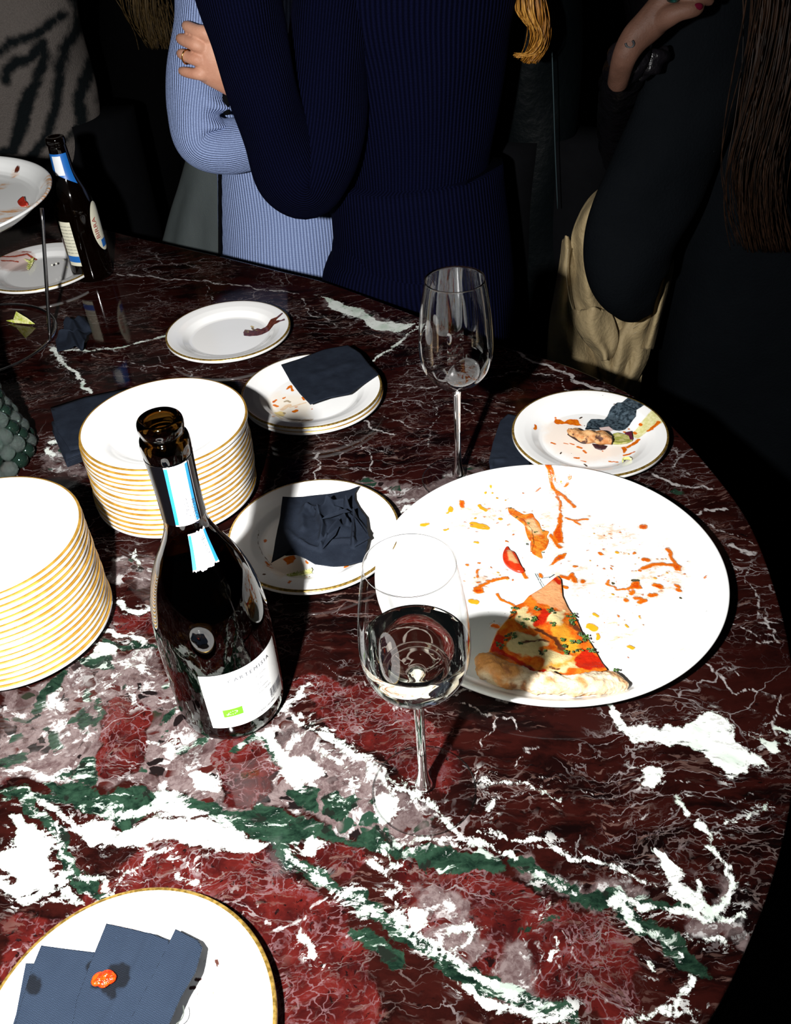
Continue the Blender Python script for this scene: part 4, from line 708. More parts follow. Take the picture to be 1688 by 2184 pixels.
mm = NM('tomato_sauce', Roughness=.15); vv = mm.co(); mm.set('Base Color', mm.mix(mm.rng(mm.noise(vv, 420, 4), .4, .6), (.34, .014, .002), (.46, .05, .003))); mm.bump(mm.noise(vv, 450, 3), .0012); sauce_m = mm.m
o = union('sauce_blob', [ball_vf(tuple(at(*z1([q])[0], .0225)), r, r*.9, .0022) for q, r in (((560, 600), .0050), ((600, 590), .0052), ((620, 596), .0042), ((545, 612), .0038), ((585, 618), .0042))], sauce_m, vox=.0005, smooth=2); tag(o, 'glossy red-orange tomato sauce blob on the stained middle napkin', 'sauce')
# black tassel of crumbs under the right napkin
tag(wire('herb_stem', [at(x, y, .0165) for x, y in z1([(1030, 750), (1035, 790), (1020, 830), (985, 860)])], .0004, plain('dried_stem', (.05, .06, .05), .5), seg=6), 'thin curled dark stem beside the folded napkin on the near plate', 'herb')
# flat napkin on the two-plate stack
o = sheet('napkin', [(600, 777, .026), (640, 764, .025), (690, 746, .026), (742, 735, .027), (768, 752, .026), (790, 780, .024), (808, 798, .0245), (780, 815, .024), (745, 838, .0245), (700, 848, .0235), (662, 862, .0225), (640, 838, .023), (618, 810, .0245)], None, nap_dark, thick=.0014, ridges=[([(665, 800), (700, 790), (750, 775)], 6, 1.2)], noise_amp=.0005); tag(o, 'flat navy napkin covering the cherub plate of the two-plate stack', 'napkin')
# crumpled napkin
o = sheet('napkin', [(603, 1060, .020), (625, 1061, .019), (648, 1060, .019), (700, 1052, .020), (745, 1044, .021), (767, 1036, .022), (757, 1052, .021), (757, 1066, .020), (765, 1080, .019), (782, 1102, .018), (784, 1125, .018), (786, 1150, .018), (778, 1192, .017), (773, 1198, .017), (740, 1204, .016), (705, 1206, .0155), (672, 1202, .0155), (652, 1190, .017), (632, 1183, .018), (608, 1184, .019), (579, 1201, .020), (588, 1150, .020), (598, 1100, .020)], None, nap_dark, thick=.0009, rings=70, per=10,
 ridges=[([(655, 1082), (645, 1100), (648, 1130)], 3.5, 3), ([(655, 1082), (690, 1086)], 3, 3.5), ([(668, 1088), (682, 1106)], 2.2, 4), ([(680, 1105), (700, 1093), (735, 1086), (742, 1092)], 2.6, 13), ([(700, 1092), (728, 1100), (744, 1124)], 2.6, 9), ([(742, 1092), (756, 1104), (757, 1140), (755, 1164)], 2.2, 9), ([(683, 1110), (690, 1130), (686, 1150)], 2.5, 8), ([(686, 1168), (700, 1150), (724, 1128)], 2.4, 9), ([(757, 1104), (775, 1126), (788, 1146)], 2.2, 5), ([(755, 1165), (788, 1146)], 2.0, 4), ([(700, 1155), (755, 1155)], 2.2, 3), ([(640, 1155), (660, 1165), (686, 1170)], 2.2, 2.5), ([(615, 1135), (630, 1150)], 3, 2), ([(700, 1120), (735, 1130)], 9, 5), ([(708, 1140), (745, 1145)], 8, 3), ([(720, 1105), (738, 1108)], 5, 4)], noise_amp=.0008); tag(o, 'crumpled navy napkin twisted into a rose on the plate beside the wine bottle', 'napkin')
# little fold edges standing off the rose
keep(sheet('fold', [(684, 1108, .029), (700, 1096, .032), (736, 1084, .034), (748, 1092, .033), (735, 1094, .031), (705, 1104, .029)], None, nap_dark, thick=.0008, rings=8), o)
keep(sheet('fold', [(744, 1092, .028), (760, 1106, .027), (790, 1147, .022), (757, 1166, .0215), (757, 1130, .024)], None, nap_dark, thick=.0008, rings=8), o)
keep(sheet('fold', [(686, 1152, .022), (700, 1140, .027), (724, 1122, .029), (716, 1140, .027), (700, 1156, .024), (688, 1170, .021)], None, nap_dark, thick=.0008, rings=8), o)
# napkin pile behind the tall stack, each napkin of its own
pile = [(107, 868), (180, 843), (282, 825), (292, 840), (300, 870), (230, 930), (185, 975), (145, 996), (130, 950), (120, 920)]
for i in range(9):
    dx = random.uniform(-3, 3); dy = random.uniform(-1, 1)
    sh = [(112+dx, 918-3*i+dy), (180+dx, 880-3*i), (285+dx, 868-4*i), (300, 900-4*i), (240, 960-3*i), (145+dx, 996-3*i)] if i < 7 else [(108+dx*.4, 869+i-7), (180, 846), (282+dx, 825), (296, 870), (250, 940), (150, 960), (120, 915)]
    o = sheet('napkin', nz(sh, .0006+i*.0022), None, nap_dark, thick=.0017, rings=8, per=6)
    tag(o, 'navy paper napkin %s the napkin pile behind the tall plate stack' % (['lowest in', 'second from the bottom of', 'third from the bottom of', 'fourth from the bottom of', 'in the very middle of', 'fourth from the top of', 'third from the top of', 'second from the top of', 'topmost on'][i]), 'napkin', 'napkins in the pile behind the plate stack')
o = sheet('napkin', [(1068, 892, .006), (1085, 877, .008), (1102, 880, .010), (1120, 900, .010), (1130, 960, .010), (1130, 1000, .010), (1085, 1002, .009), (1046, 1001, .007), (1043, 980, .008), (1052, 940, .007)], lambda x, y, z: z*.6, nap_dark, thick=.004, rings=20, ridges=[([(1048, 990), (1052, 976), (1075, 976)], 3, 2.5)], noise_amp=.0006); tag(o, 'folded navy napkin tucked under the left side of the right-hand plate', 'napkin')
o = sheet('napkin', [(118, 725, .004), (135, 712, .012), (136, 690, .016), (160, 682, .018), (178, 675, .018), (190, 690, .014), (196, 708, .008), (185, 715, .012), (184, 735, .010), (175, 752, .004), (150, 742, .008), (122, 750, .003)], None, nap_dark, thick=.0009, rings=34, per=10, ridges=[([(135, 690), (160, 700), (180, 735)], 5, 8), ([(130, 715), (150, 715), (165, 745)], 5, 9), ([(160, 682), (190, 700)], 5, 5)], noise_amp=.001); tag(o, 'small crumpled navy napkin at the foot of the wire stand', 'napkin')

# ================================================================== WINE BOTTLE
BX, BY = -.1478, .4992
bot = empty('wine_bottle', (BX, BY, 0), 'open dark wine bottle with white back label, standing before the plate stack', 'bottle')
mm = NM('dark_bottle_glass', Roughness=.03, IOR=1.5); mm.set('Transmission Weight', 1.0); mm.set('Base Color', (.045, .020, .003)); bglass = mm.m
po = smooth_prof([(.030, .0), (.0375, .0012), (.0420, .0060), (.0440, .016), (.0447, .04), (.0449, .07), (.0446, .095), (.0434, .114), (.0405, .132), (.0358, .150), (.0295, .166), (.0225, .180), (.0175, .192), (.0152, .203), (.0148, .222), (.0152, .240), (.0157, .256), (.0160, .2585), (.0164, .262), (.0166, .267), (.0160, .2715), (.0146, .2735), (.0140, .2750), (.0146, .2765), (.0152, .2800), (.0150, .2835), (.0140, .2855), (.0125, .2862)], 4)
pi_ = smooth_prof([(.0110, .2855), (.0098, .2835), (.0094, .278), (.0094, .25), (.0105, .21), (.0145, .192), (.0260, .168), (.0365, .140), (.0405, .11), (.0412, .05), (.0400, .012), (.020, .010)], 4)
lathe('body', [(0, .004), (.022, .0015)]+po+pi_+[(0, .022)], bglass, bot, 96)
mm = NM('black_foil', Roughness=.16); mm.set('Base Color', (.0015, .0015, .002)); mm.set('Specular IOR Level', .10)
fp = [(r+.0004, z) for r, z in po if .203 < z < .2585]; foil = lathe('neck_foil', fp+[(r-.0003, z) for r, z in fp[::-1]], mm.m, bot, 72)
wire('foil_seam', [Vector((math.cos(-.55)*(r+.0006), math.sin(-.55)*(r+.0006), z)) for r, z in fp[::3]], .0002, plain('foil_edge', (.10, .10, .11), .3), foil, seg=6, sub=1)
def prof_r(z):
    zz = [p[1] for p in po]; rr = [p[0] for p in po]; return float(np.interp(z, zz, rr))
def patch(name, a0, a1, z0, z1, mat, parent, off, rfn=prof_r, na=28, nz_=14, edge=None):
    V, F = [], []
    for j in range(nz_+1):
        for i in range(na+1):
            u, v_ = i/na, j/nz_; a = math.radians(a0(v_) if callable(a0) else a0)*(1-u)+math.radians(a1(v_) if callable(a1) else a1)*u
            zl = z0(u) if callable(z0) else z0; zh = z1(u) if callable(z1) else z1; z = zl+(zh-zl)*v_
            r = rfn(z)+off; V.append((r*math.cos(a), r*math.sin(a), z))
    for j in range(nz_):
        for i in range(na): k = j*(na+1)+i; F.append([k, k+1, k+na+2, k+na+1])
    return mesh(name, V, F, mat, parent)
paper = plain('white_label_paper', (.78, .79, .78), .55); ink = plain('grey_ink', (.015, .015, .03), .6); ink2 = plain('pale_ink', (.20, .21, .23), .6); black_ink = plain('black_ink', (.03, .03, .05), .6); blue = plain('cyan_print', (.01, .15, .30), .5); green_p = plain('green_print', (.12, .34, .012), .5)
lab = patch('back_label', -101, -9, lambda u: .0235-.0015*u, lambda u: .0855-.001*u, paper, bot, .0003, na=60); lab['label'] = 'white paper back label'
def on_label(a_c, z_c, off=.00045, rfn=prof_r, slope=0):
    def f(x, y):
        z = z_c+y+slope*x; r = rfn(z)+off; a = math.radians(a_c)+x/r; return Vector((r*math.cos(a), r*math.sin(a), z))
    return f
lettering('lettering', 'CARTEMISIA', .0052, ink, lab, on_label(-50, .0745), spacing=1.45)
for i, (tx, sz) in enumerate((('Vino spumante biologico extra dry', .0019), ('da uve coltivate in collina', .0019), ('servire fresco  8-10 C', .0019), ('contiene solfiti - contains sulphites', .0019), ('prodotto in Italia  11% vol  750 ml e', .0021))):
    lettering('lettering', tx, sz, ink2, lab, on_label(-50, .067-.0048*i))
patch('green_logo', -86.5, -67, .0365, .0452, green_p, lab, .0005, na=12, nz_=3)
dots = []
for k in range(12):
    a = 2*PI*k/12; dots.append((math.cos(a)*.0036+.0002*math.sin(a), math.sin(a)*.0017+.0006*math.cos(a)))
Vd, Fd = [], []
for x, y in dots+[(-.0048, -.0012), (-.0042, -.0018)]:
    b = len(Vd)
    for k in range(5):
        a = 2*PI*k/5; Vd.append(on_label(-77, .0408, .0007)(x+.00045*math.cos(a), y+.00045*math.sin(a)))
    Fd.append([b+k for k in range(5)])
mesh('leaf_stars', Vd, Fd, paper, lab, smooth=False)
for i, t_ in enumerate(('IT BIO 006', 'AGRICOLTURA ITALIA', 'ITALY AGRICULTURE')): lettering('lettering', t_, .0016, ink, lab, on_label(-77, .0342-.0021*i))
Vb, Fb = [], []; x = -.0085; rb = random.Random(3)
while x < .0085:
    wd = rb.choice((.00018, .00018, .0003, .0005)); b = len(Vb); lo = -.0048
    for (u, v_) in ((x, lo), (x+wd, lo), (x+wd, .0042), (x, .0042)): Vb.append(on_label(-23, .0385, .0006)(u, v_))
    Fb.append([b, b+1, b+2, b+3]); x += wd+rb.choice((.0002, .0003, .00045))
mesh('barcode', Vb, Fb, black_ink, lab, smooth=False)
lettering('lettering', '8 051361 001096', .0022, ink, lab, on_label(-23, .0315)); lettering('lettering', 'LOT 8753-1301/0903', .0024, ink, lab, on_label(-42, .0272))
# excise strip down the neck, torn in two
def strip(a0, a1, b0, b1, zlo, zhi, torn, parent, off):
    q = bot if parent is None else parent
    def A0(v_): return a0+(b0-a0)*(1-v_)
    def A1(v_): return a1+(b1-a1)*(1-v_)
    zl = (lambda u: zlo+.0022*mnoise.noise(Vector((u*4, 3, 0)))+.0016*mnoise.noise(Vector((u*14, 0, 0)))) if torn else zlo
    zh = (lambda u: zhi+.0014*mnoise.noise(Vector((u*9, 7, 0)))) if torn == 2 else zhi
    p = patch('neck_strip', A0, A1, zl, zh, paper, q, off); wd = 7
    for (s0, s1) in ((0, .14), (.86, 1)):
        patch('blue_edge', lambda v_: A0(v_)+(A1(v_)-A0(v_))*s0, lambda v_: A0(v_)+(A1(v_)-A0(v_))*s1, zlo+.0012, zhi-.0010, blue, p, off+.00012, na=4)
    return p
s1 = strip(-93, -36, -101, -38, .2075, .2578, 0, None, .0009); s1['label'] = 'white and blue neck strip over the foil'
s2 = strip(-78, -30, -83, -38, .1735, .1995, 2, None, .0004); s2['label'] = 'torn lower end of the neck strip'
lettering('lettering', 'PROSECCO', .0042, ink, s1, lambda x, y: on_label(-50, .2165, .0011, slope=0)(-y*.0+y*0+(y)*1.0-.000, -x*1.0), align='CENTER')
lettering('lettering', 'DOC ACT', .0036, ink, s1, lambda x, y: on_label(-68, .222, .0011)(y, -x))
lettering('lettering', 'SECCO', .0040, ink, s2, lambda x, y: on_label(-50, .1885, .0006)(y, -x)); lettering('lettering', '0002609', .0034, ink2, s2, lambda x, y: on_label(-64, .1885, .0006)(y, -x))

# ================================================================== GLASSES
def wall_glass(name, thin_a=.93, edge=2.2):
    """very thin blown glass: what passes straight through, plus its mirror reflection"""
    m_ = bpy.data.materials.new(name); m_.use_nodes = True; t = m_.node_tree; t.nodes.clear()
    out = t.nodes.new('ShaderNodeOutputMaterial'); mx = t.nodes.new('ShaderNodeMixShader'); tr = t.nodes.new('ShaderNodeBsdfTransparent'); gl = t.nodes.new('ShaderNodeBsdfGlossy')
    gl.inputs['Roughness'].default_value = .02; 
    lw = t.nodes.new('ShaderNodeLayerWeight'); lw.inputs[0].default_value = .5; pw_ = t.nodes.new('ShaderNodeMath'); pw_.operation = 'POWER'; pw_.inputs[1].default_value = 5.0; fr = t.nodes.new('ShaderNodeMath'); fr.operation = 'MULTIPLY_ADD'; fr.inputs[1].default_value = .85; fr.inputs[2].default_value = .06; t.links.new(lw.outputs['Facing'], pw_.inputs[0]); t.links.new(pw_.outputs[0], fr.inputs[0]); rp = t.nodes.new('ShaderNodeMapRange'); rp.inputs[1].default_value = .72; rp.inputs[2].default_value = 1.0; rp.inputs[3].default_value = .985; rp.inputs[4].default_value = .55
    cb = t.nodes.new('ShaderNodeCombineColor'); t.links.new(lw.outputs['Facing'], rp.inputs[0])
    for k in range(3): t.links.new(rp.outputs[0], cb.inputs[k])
    t.links.new(cb.outputs[0], tr.inputs[0]); t.links.new(fr.outputs[0], mx.inputs[0]); t.links.new(tr.outputs[0], mx.inputs[1]); t.links.new(gl.outputs[0], mx.inputs[2]); t.links.new(mx.outputs[0], out.inputs[0]); return m_
thin_glass = wall_glass('thin_glass')
mm = NM('solid_clear_glass', Roughness=.0, IOR=1.48, Base_Color=(.98, .99, .99)); mm.set('Transmission Weight', 1.0); clear = mm.m
mm = NM('white_wine', Roughness=.0, IOR=1.34, Base_Color=(.97, .985, .86)); mm.set('Transmission Weight', 1.0); wine_m = mm.m
def wine_glass(x, y, label, bowl_mat, wine=None):
    g = empty('wine_glass', (x, y, 0), label, 'glass')
    ob = smooth_prof([(.0045, .1165), (.0100, .1175), (.0180, .1215), (.0262, .1290), (.0322, .1380), (.0352, .1480), (.0364, .1590), (.0362, .1720), (.0350, .1880), (.0332, .2030), (.0307, .2180), (.0281, .2325)], 5)
    if bowl_mat is clear:
        ib = [(max(r-.0007, 0), z+(.0012 if z < .125 else .0003)) for r, z in ob][::-1]; ib[0] = (.0275, .2327)
        lathe('bowl', [(0, .1155)]+ob+[(.0280, .2330)]+ib+[(0, .1185)], clear, g, 128)
    else:
        lathe('bowl', ob, bowl_mat, g, 128)
    rr = lathe('rim', [(.0281+.00035*math.cos(a), .2327+.00035*math.sin(a)) for a in [2*PI*k/8 for k in range(9)]], clear, g, 128)
    lathe('stem', smooth_prof([(.0001, .1172), (.0060, .1168), (.0052, .1135), (.0041, .108), (.0037, .090), (.0034, .060), (.0037, .030), (.0046, .018), (.0062, .0105), (.0066, .0075), (.0050, .0045), (.0001, .0042)], 5), clear, g, 48)
    lathe('foot', [(0, .0042), (.006, .0042), (.012, .0026), (.020, .0017), (.032, .0012), (.0390, .0011), (.0393, .0008), (.0390, .0004), (.02, .0004), (0, .0004)], thin_glass, g, 128)
    lathe('foot_rim', [(.0390+.0006*math.cos(a), .0010+.0006*math.sin(a)) for a in [2*PI*k/8 for k in range(9)]], clear, g, 128)
    if wine:
        pr = [(r-.0006, z+(.0016 if z < .125 else .0002)) for r, z in ob if z < wine]; o = lathe('white_wine', [(0, pr[0][1])]+pr+[(pr[-1][0], wine+.0012), (pr[-1][0]-.0008, wine+.0003), (pr[-1][0]-.002, wine), (0, wine)], wine_m, g, 96); o['label'] = 'pale white wine filling the lower bowl'
    return g
FOOT = clear
wine_glass(.0059, .4006, 'stemmed wine glass with white wine standing in front of the big platter', thin_glass, .1615)
wine_glass(.0707, .7845, 'empty stemmed wine glass standing behind the big platter', clear)

# ================================================================== LEFT SIDE: beer bottle, cake stand, beaded vase
beer = empty('beer_bottle', (-.455, 1.393, 0), 'brown beer bottle with blue neck label at the far left', 'bottle')
mm = NM('brown_glass', Roughness=.05, IOR=1.5); mm.set('Transmission Weight', .9); mm.set('Base Color', (.012, .004, .001))
pb = smooth_prof([(.024, 0), (.0295, .002), (.0312, .008), (.0315, .04), (.0315, .095), (.0305, .115), (.0255, .137), (.0185, .155), (.0152, .168), (.0140, .185), (.0132, .200), (.0130, .204), (.0142, .206), (.0142, .212), (.0130, .2155), (.0105, .216)], 4)
lathe('body', [(0, .001)]+pb+[(r-.003, z) for r, z in pb[::-1] if z > .008]+[(0, .008)], mm.m, beer, 64)
def br(z): return float(np.interp(z, [p[1] for p in pb], [p[0] for p in pb]))
blue2 = plain('blue_label', (.01, .12, .42), .4); cream = plain('cream_label', (.66, .64, .50), .5); red_ink = plain('red_ink', (.30, .015, .01), .5)
n1 = patch('neck_label', -172, -30, lambda u: .168-.018*u*u, .1945, blue2, beer, .0004, rfn=br); n1['label'] = 'bright blue neck label'
patch('white_sticker', -125, -72, .1645, .1915, plain('white_sticker_paper', (.72, .74, .76), .5), n1, .0007, rfn=br)
b1 = patch('back_label', -135, -97, .030, .1, cream, beer, .0004, rfn=br); patch('blue_band', -135, -97, .036, .046, blue2, b1, .0007, rfn=br)
for i in range(9): lettering('lettering', 'acqua malto orzo', .0030, ink, b1, lambda x, y, i=i: on_label(-116, .092-.0052*i, .0007, rfn=br)(x, y))
Vo, Fo = [on_label(-10, .082, .0004, rfn=br)(0, 0)], []
for k in range(40):
    a = 2*PI*k/40; Vo.append(on_label(-10, .082, .0004, rfn=br)(.019*math.cos(a), .038*math.sin(a)))
# ring subdivided so that the oval wraps round the bottle
Vo, Fo = [], []; NR = 8
for r in range(NR+1):
    for k in range(40): a = 2*PI*k/40; Vo.append(on_label(-8, .082, .0004, rfn=br)(.0185*r/NR*math.cos(a), .038*r/NR*math.sin(a)))
for r in range(NR):
    for k in range(40): j = (k+1) % 40; Fo.append([r*40+k, (r+1)*40+k, (r+1)*40+j, r*40+j])
fo = mesh('front_label', Vo, Fo, cream, beer); fo['label'] = 'cream oval front label'
lettering('lettering', 'BIRRA', .0125, red_ink, fo, lambda x, y: on_label(-14, .082, .0008, rfn=br)(-y*.9-.004, x), align='CENTER')
patch('blue_flash', -20, 4, .050, .062, blue2, fo, .0007, rfn=br)

# cake stand: raised plate on wire legs
sp = at(108, 728, 0); tp = at(95, 456, .168)
cs = empty('cake_stand', (-.62, 1.235, 0), 'raised white serving plate smeared with sauce on a thin wire stand, left edge', 'cake stand')
SX, SY, SZ, SRr = -.6180, 1.2200, .170, .190
kk = SRr/.1605; V2, F2 = lathe_vf([(r*kk, z*kk) for r, z in out+ii], 200); me = bpy.data.meshes.new('serving_plate'); me.from_pydata(V2, [], F2); me.update(); P = np.array(V2)[:, :2]+np.array([SX, SY]); tz = lambda x, y: tuple(at(x, y, SZ+.008)[:2])
set_attr(me, 'f_s', layer_sd(P, [('s', [(0, 452), (40, 445), (80, 437)], 10), ('s', [(0, 470), (50, 458), (88, 440)], 9), ('s', [(0, 398), (8, 392)], 6), ('s', [(95, 460), (112, 440), (120, 420), (117, 402)], 9), ('s', [(32, 372), (30, 376)], 3), ('s', [(93, 408)], 2)], tz)); set_attr(me, 'f_t', layer_sd(P, [('s', [(40, 371)], 5)], tz))
mm = NM('smeared_china', Roughness=.15); vv = mm.co(); c = (.78, .79, .78); st_ = mm.noise(mm.mp(vv, 1.1, (.35, 1.5, 1)), 90, 5, .7)
c = mm.mix(mm.math('MULTIPLY', mask(mm, vv, 'f_s', .006, .008, 90), mm.rng(st_, .40, .60)), c, (.62, .27, .06)); c = mm.mix(mask(mm, vv, 'f_t', .001, .002, 90), c, (.10, .02, .01)); mm.set('Base Color', c)
sp_o = link('serving_plate', me, mm.m); sp_o.location = (SX, SY, SZ)
chrome = plain('chrome_wire', (.55, .55, .56), .18, Metallic=1.0)
keep(sp_o, cs)
BC = Vector((sp.x-.112, sp.y+.015, 0)); RB = (BC-sp).length
for k in range(3):
    a = math.atan2(sp.y-BC.y, sp.x-BC.x)+2*PI*k/3; at_ = math.atan2(tp.y-SY, tp.x-SX)+2*PI*k/3; rt_ = min((Vector((SX, SY, 0))-Vector((tp.x, tp.y, 0))).length, SRr-.012)
    p0_ = Vector((BC.x+RB*math.cos(a), BC.y+RB*math.sin(a), .0026)); p1_ = Vector((SX+rt_*math.cos(at_), SY+rt_*math.sin(at_), SZ+.006)); keep(wire('leg', [tuple(p0_), tuple(p0_.lerp(p1_, .5)), tuple(p1_)], .0025, chrome), cs)
Vr, Fr = [], []
keep(tube('foot_ring', [((BC.x+RB*math.cos(2*PI*k/36), BC.y+RB*math.sin(2*PI*k/36), .0024), .0023, .0023) for k in range(37)], chrome, seg=8, sub=3, side=(0, 0, 1), cap=False), cs)
keep(tube('support_ring', [((SX+.150*math.cos(2*PI*k/36), SY+.150*math.sin(2*PI*k/36), SZ-.0016), .002, .002) for k in range(37)], chrome, seg=8, sub=3, side=(0, 0, 1), cap=False), cs)
tag(sheet('tomato_piece', [(37, 430, SZ+.008), (46, 420, SZ+.012), (51, 420, SZ+.012), (52, 432, SZ+.009), (57, 438, SZ+.007), (44, 439, SZ+.007)], None, plain('dried_tomato', (.30, .02, .01), .3), thick=.003, rings=6, per=6, smooth_out=True), 'small dark red tomato piece on the raised serving plate', 'food scrap')
# leaf on the table near the stand, wire ring before it
lf = sheet('lettuce_leaf', [(12, 683, .003), (28, 682, .006), (34, 664, .022), (44, 670, .018), (58, 678, .012), (74, 690, .004), (60, 690, .003), (30, 689, .001)], None, lettuce, thick=.0006, rings=12, per=8, noise_amp=.001); tag(lf, 'small yellow-green leaf on the dark marble below the wire stand', 'lettuce')
leafy('lettuce_leaf', [(60, 575), (64, 568), (66, 560), (64, 556)], 'green salad leaf on the dim plate beside the beer bottle', .008, .006, 14)
leafy('lettuce_leaf', [(104, 531), (112, 530), (120, 533)], 'pale salad shred on the far side of the dim plate', .008, .005, 10)
leafy('lettuce_leaf', [(132, 572), (142, 570), (150, 572)], 'crumpled salad scrap on the table at the foot of the beer bottle', .001, .006, 12)
for (x, y, lb) in ((137, 554, 'right'), (120, 562, 'middle'), (111, 565, 'left')):
    tag(mesh('crumb', *ball_vf(tuple(at(x, y, .0165)), .003 if x > 130 else .0018, .002, .0018, 6, 8), plain('white_crumb', (.7, .7, .62), .5)), '%s white crumb of three on the rim of the dim plate' % {'right': 'largest', 'middle': 'middle', 'left': 'leftmost'}[lb], 'crumb')
# beaded vase
VX, VY = at(-75, 985, 0)[:2]
vase = empty('beaded_vase', (VX, VY, 0), 'cone of clear and dark green glass balls at the left edge', 'vase')
mm = NM('dark_green_glass', Roughness=.05); mm.set('Base Color', (.004, .012, .008)); dgreen = mm.m
lathe('core', [(0, .001), (.062, .001), (.066, .01), (.055, .06), (.036, .13), (.030, .20), (.028, .34), (.020, .36), (0, .362)], dgreen, vase, 48)
mm = NM('bead_glass', Roughness=.02, IOR=1.45); mm.set('Transmission Weight', .965); mm.set('Base Color', (.72, .84, .80)); beadm = mm.m
mm = NM('bead_dark', Roughness=.04); mm.set('Base Color', (.006, .014, .010)); beadd = mm.m
Vs, Fs = ball_vf((0, 0, 0), .0098, .0098, .0098, 16, 24); b0 = bpy.data.meshes.new('bead'); b0.from_pydata([tuple(v_) for v_ in Vs], [], Fs); b0.materials.append(beadm); b0.polygons.foreach_set('use_smooth', [True]*len(b0.polygons))
b2 = b0.copy(); b2.materials.clear(); b2.materials.append(beadd)
lv = 0
for lv in range(14):
    z = .0098+lv*.0165; r = float(np.interp(z, [0, .01, .06, .13, .20, .34], [.068, .070, .058, .040, .034, .032]))+.0052; nbd = int(2*PI*r/.0182)
    for k in range(nbd):
        a = 2*PI*(k+.5*(lv % 2))/nbd; dk = random.random() < .28
        o = bpy.data.objects.new('bead', b2 if dk else b0); COL.objects.link(o); o.parent = vase; o.location = (r*math.cos(a), r*math.sin(a), z+random.uniform(-.001, .001)); s_ = random.uniform(.85, 1.12) if lv else 1; o.scale = (s_, s_, s_ if lv else 1)
        if dk: o['label'] = 'dark green glass ball'

# ================================================================== PEOPLE
mm = NM('skin', Roughness=.5); vv = mm.co(); mm.set('Base Color', mm.mix(mm.rng(mm.noise(vv, 30, 4), .35, .65), (.50, .235, .150), (.58, .30, .20))); mm.set('Specular IOR Level', .3); mm.bump(mm.noise(vv, 500, 3), .0004); skin = mm.m
def hw(px, py, Y, w_): return (W(px+w_, py, Y)-W(px-w_, py, Y)).length/2
def N(px, py, Y, w_, d=1.0, wd=None):
    r = hw(px, py, Y, w_); return (tuple(W(px, py, Y)), r, (wd if wd else r*d))
def torso_nodes(rows, Y, depth=.11):
    out_ = []
    for y, xl, xr in rows:
        c = W((xl+xr)/2, y, Y); r = (W(xr, y, Y)-W(xl, y, Y)).length/2; out_.append((tuple(c), r, min(depth, r*.8)))
    return out_
def legs(root, cx_, cy_, ztop, mat, spread=.09, r=.085, rz=0.0):
    for s_ in (-1, 1):
        tube('trouser_leg', [((cx_+s_*spread, cy_, ztop), r, r*1.05), ((cx_+s_*spread, cy_, -.45), r*.75, r*.8), ((cx_+s_*spread, cy_, -.96), r*.55, r*.6)], mat, root, seg=24, sub=6)
        tube('shoe', [((cx_+s_*spread, cy_+.10, -.965), .036, .032), ((cx_+s_*spread, cy_+.02, -.96), .042, .038), ((cx_+s_*spread, cy_-.08, -.972), .046, .026), ((cx_+s_*spread, cy_-.16, -.98), .03, .018)], black_cloth, root, seg=16, sub=4, side=(0, 0, 1))
eye_w = plain('eye_white', (.55, .53, .50), .2); eye_d = plain('eye_dark', (.03, .02, .015), .1); lip_m = plain('lips', (.32, .09, .07), .4)
def upper(root, px, py, Y, r, d, mat, skin_m, hair_m, seed=0):
    c = W(px, py, Y); x, y, z = c; fy = -1
    tube('collar', [((x, y, z-.02), r, d), ((x, y, z+.02), r*.97, d*.95), ((x, y, z+.055), r*.62, d*.80), ((x, y-.004, z+.080), .068, .064), ((x, y-.006, z+.105), .056, .056)], mat, root, seg=48, sub=6)
    hz_ = z+.235
    parts_ = [tube_vf([((x, y, z+.04), .054, .056), ((x, y-.004, z+.12), .052, .054), ((x, y-.006, z+.19), .050, .054)], seg=20, sub=4)[:2],
              ball_vf((x, y, hz_+.015), .072, .090, .098, 16, 24), ball_vf((x, y-.026, hz_-.052), .052, .060, .052, 14, 20),
              tube_vf([((x, y-.080, hz_+.010), .007, .006), ((x, y-.086, hz_-.006), .008, .007), ((x, y-.090, hz_-.018), .011, .008), ((x, y-.082, hz_-.024), .010, .006)], seg=12, sub=4)[:2],
              ball_vf((x, y-.080, hz_-.052), .022, .010, .008, 8, 12), ball_vf((x-.074, y+.006, hz_-.006), .008, .018, .028, 8, 12), ball_vf((x+.074, y+.006, hz_-.006), .008, .018, .028, 8, 12)]
    hd = union('head', parts_, skin_m, root, vox=.004, smooth=3)
    for sx_ in (-1, 1):
        e = mesh('eye', *ball_vf((x+sx_*.029, y-.078, hz_+.010), .012, .008, .0055, 8, 12), eye_w, hd); mesh('iris', *ball_vf((x+sx_*.029, y-.084, hz_+.010), .0045, .0035, .0045, 8, 12), eye_d, hd); mesh('eyebrow', *ball_vf((x+sx_*.030, y-.084, hz_+.028), .016, .004, .0028, 8, 12), hair_m, hd)
    mesh('lips', *ball_vf((x, y-.0815, hz_-.050), .020, .006, .0062, 8, 14), lip_m, hd)
    union('hair_cap', [ball_vf((x, y+.014, hz_+.034), .083, .096, .096, 14, 22), ball_vf((x, y+.040, hz_-.040), .078, .060, .100, 12, 18)], hair_m, root, vox=.006, smooth=3)
def person(label): return empty('person', (0, 0, 0), label, 'person', 'guests standing round the table')
def pw(name, z0, z1, cx_, cy_, root, mat=None):
    return None

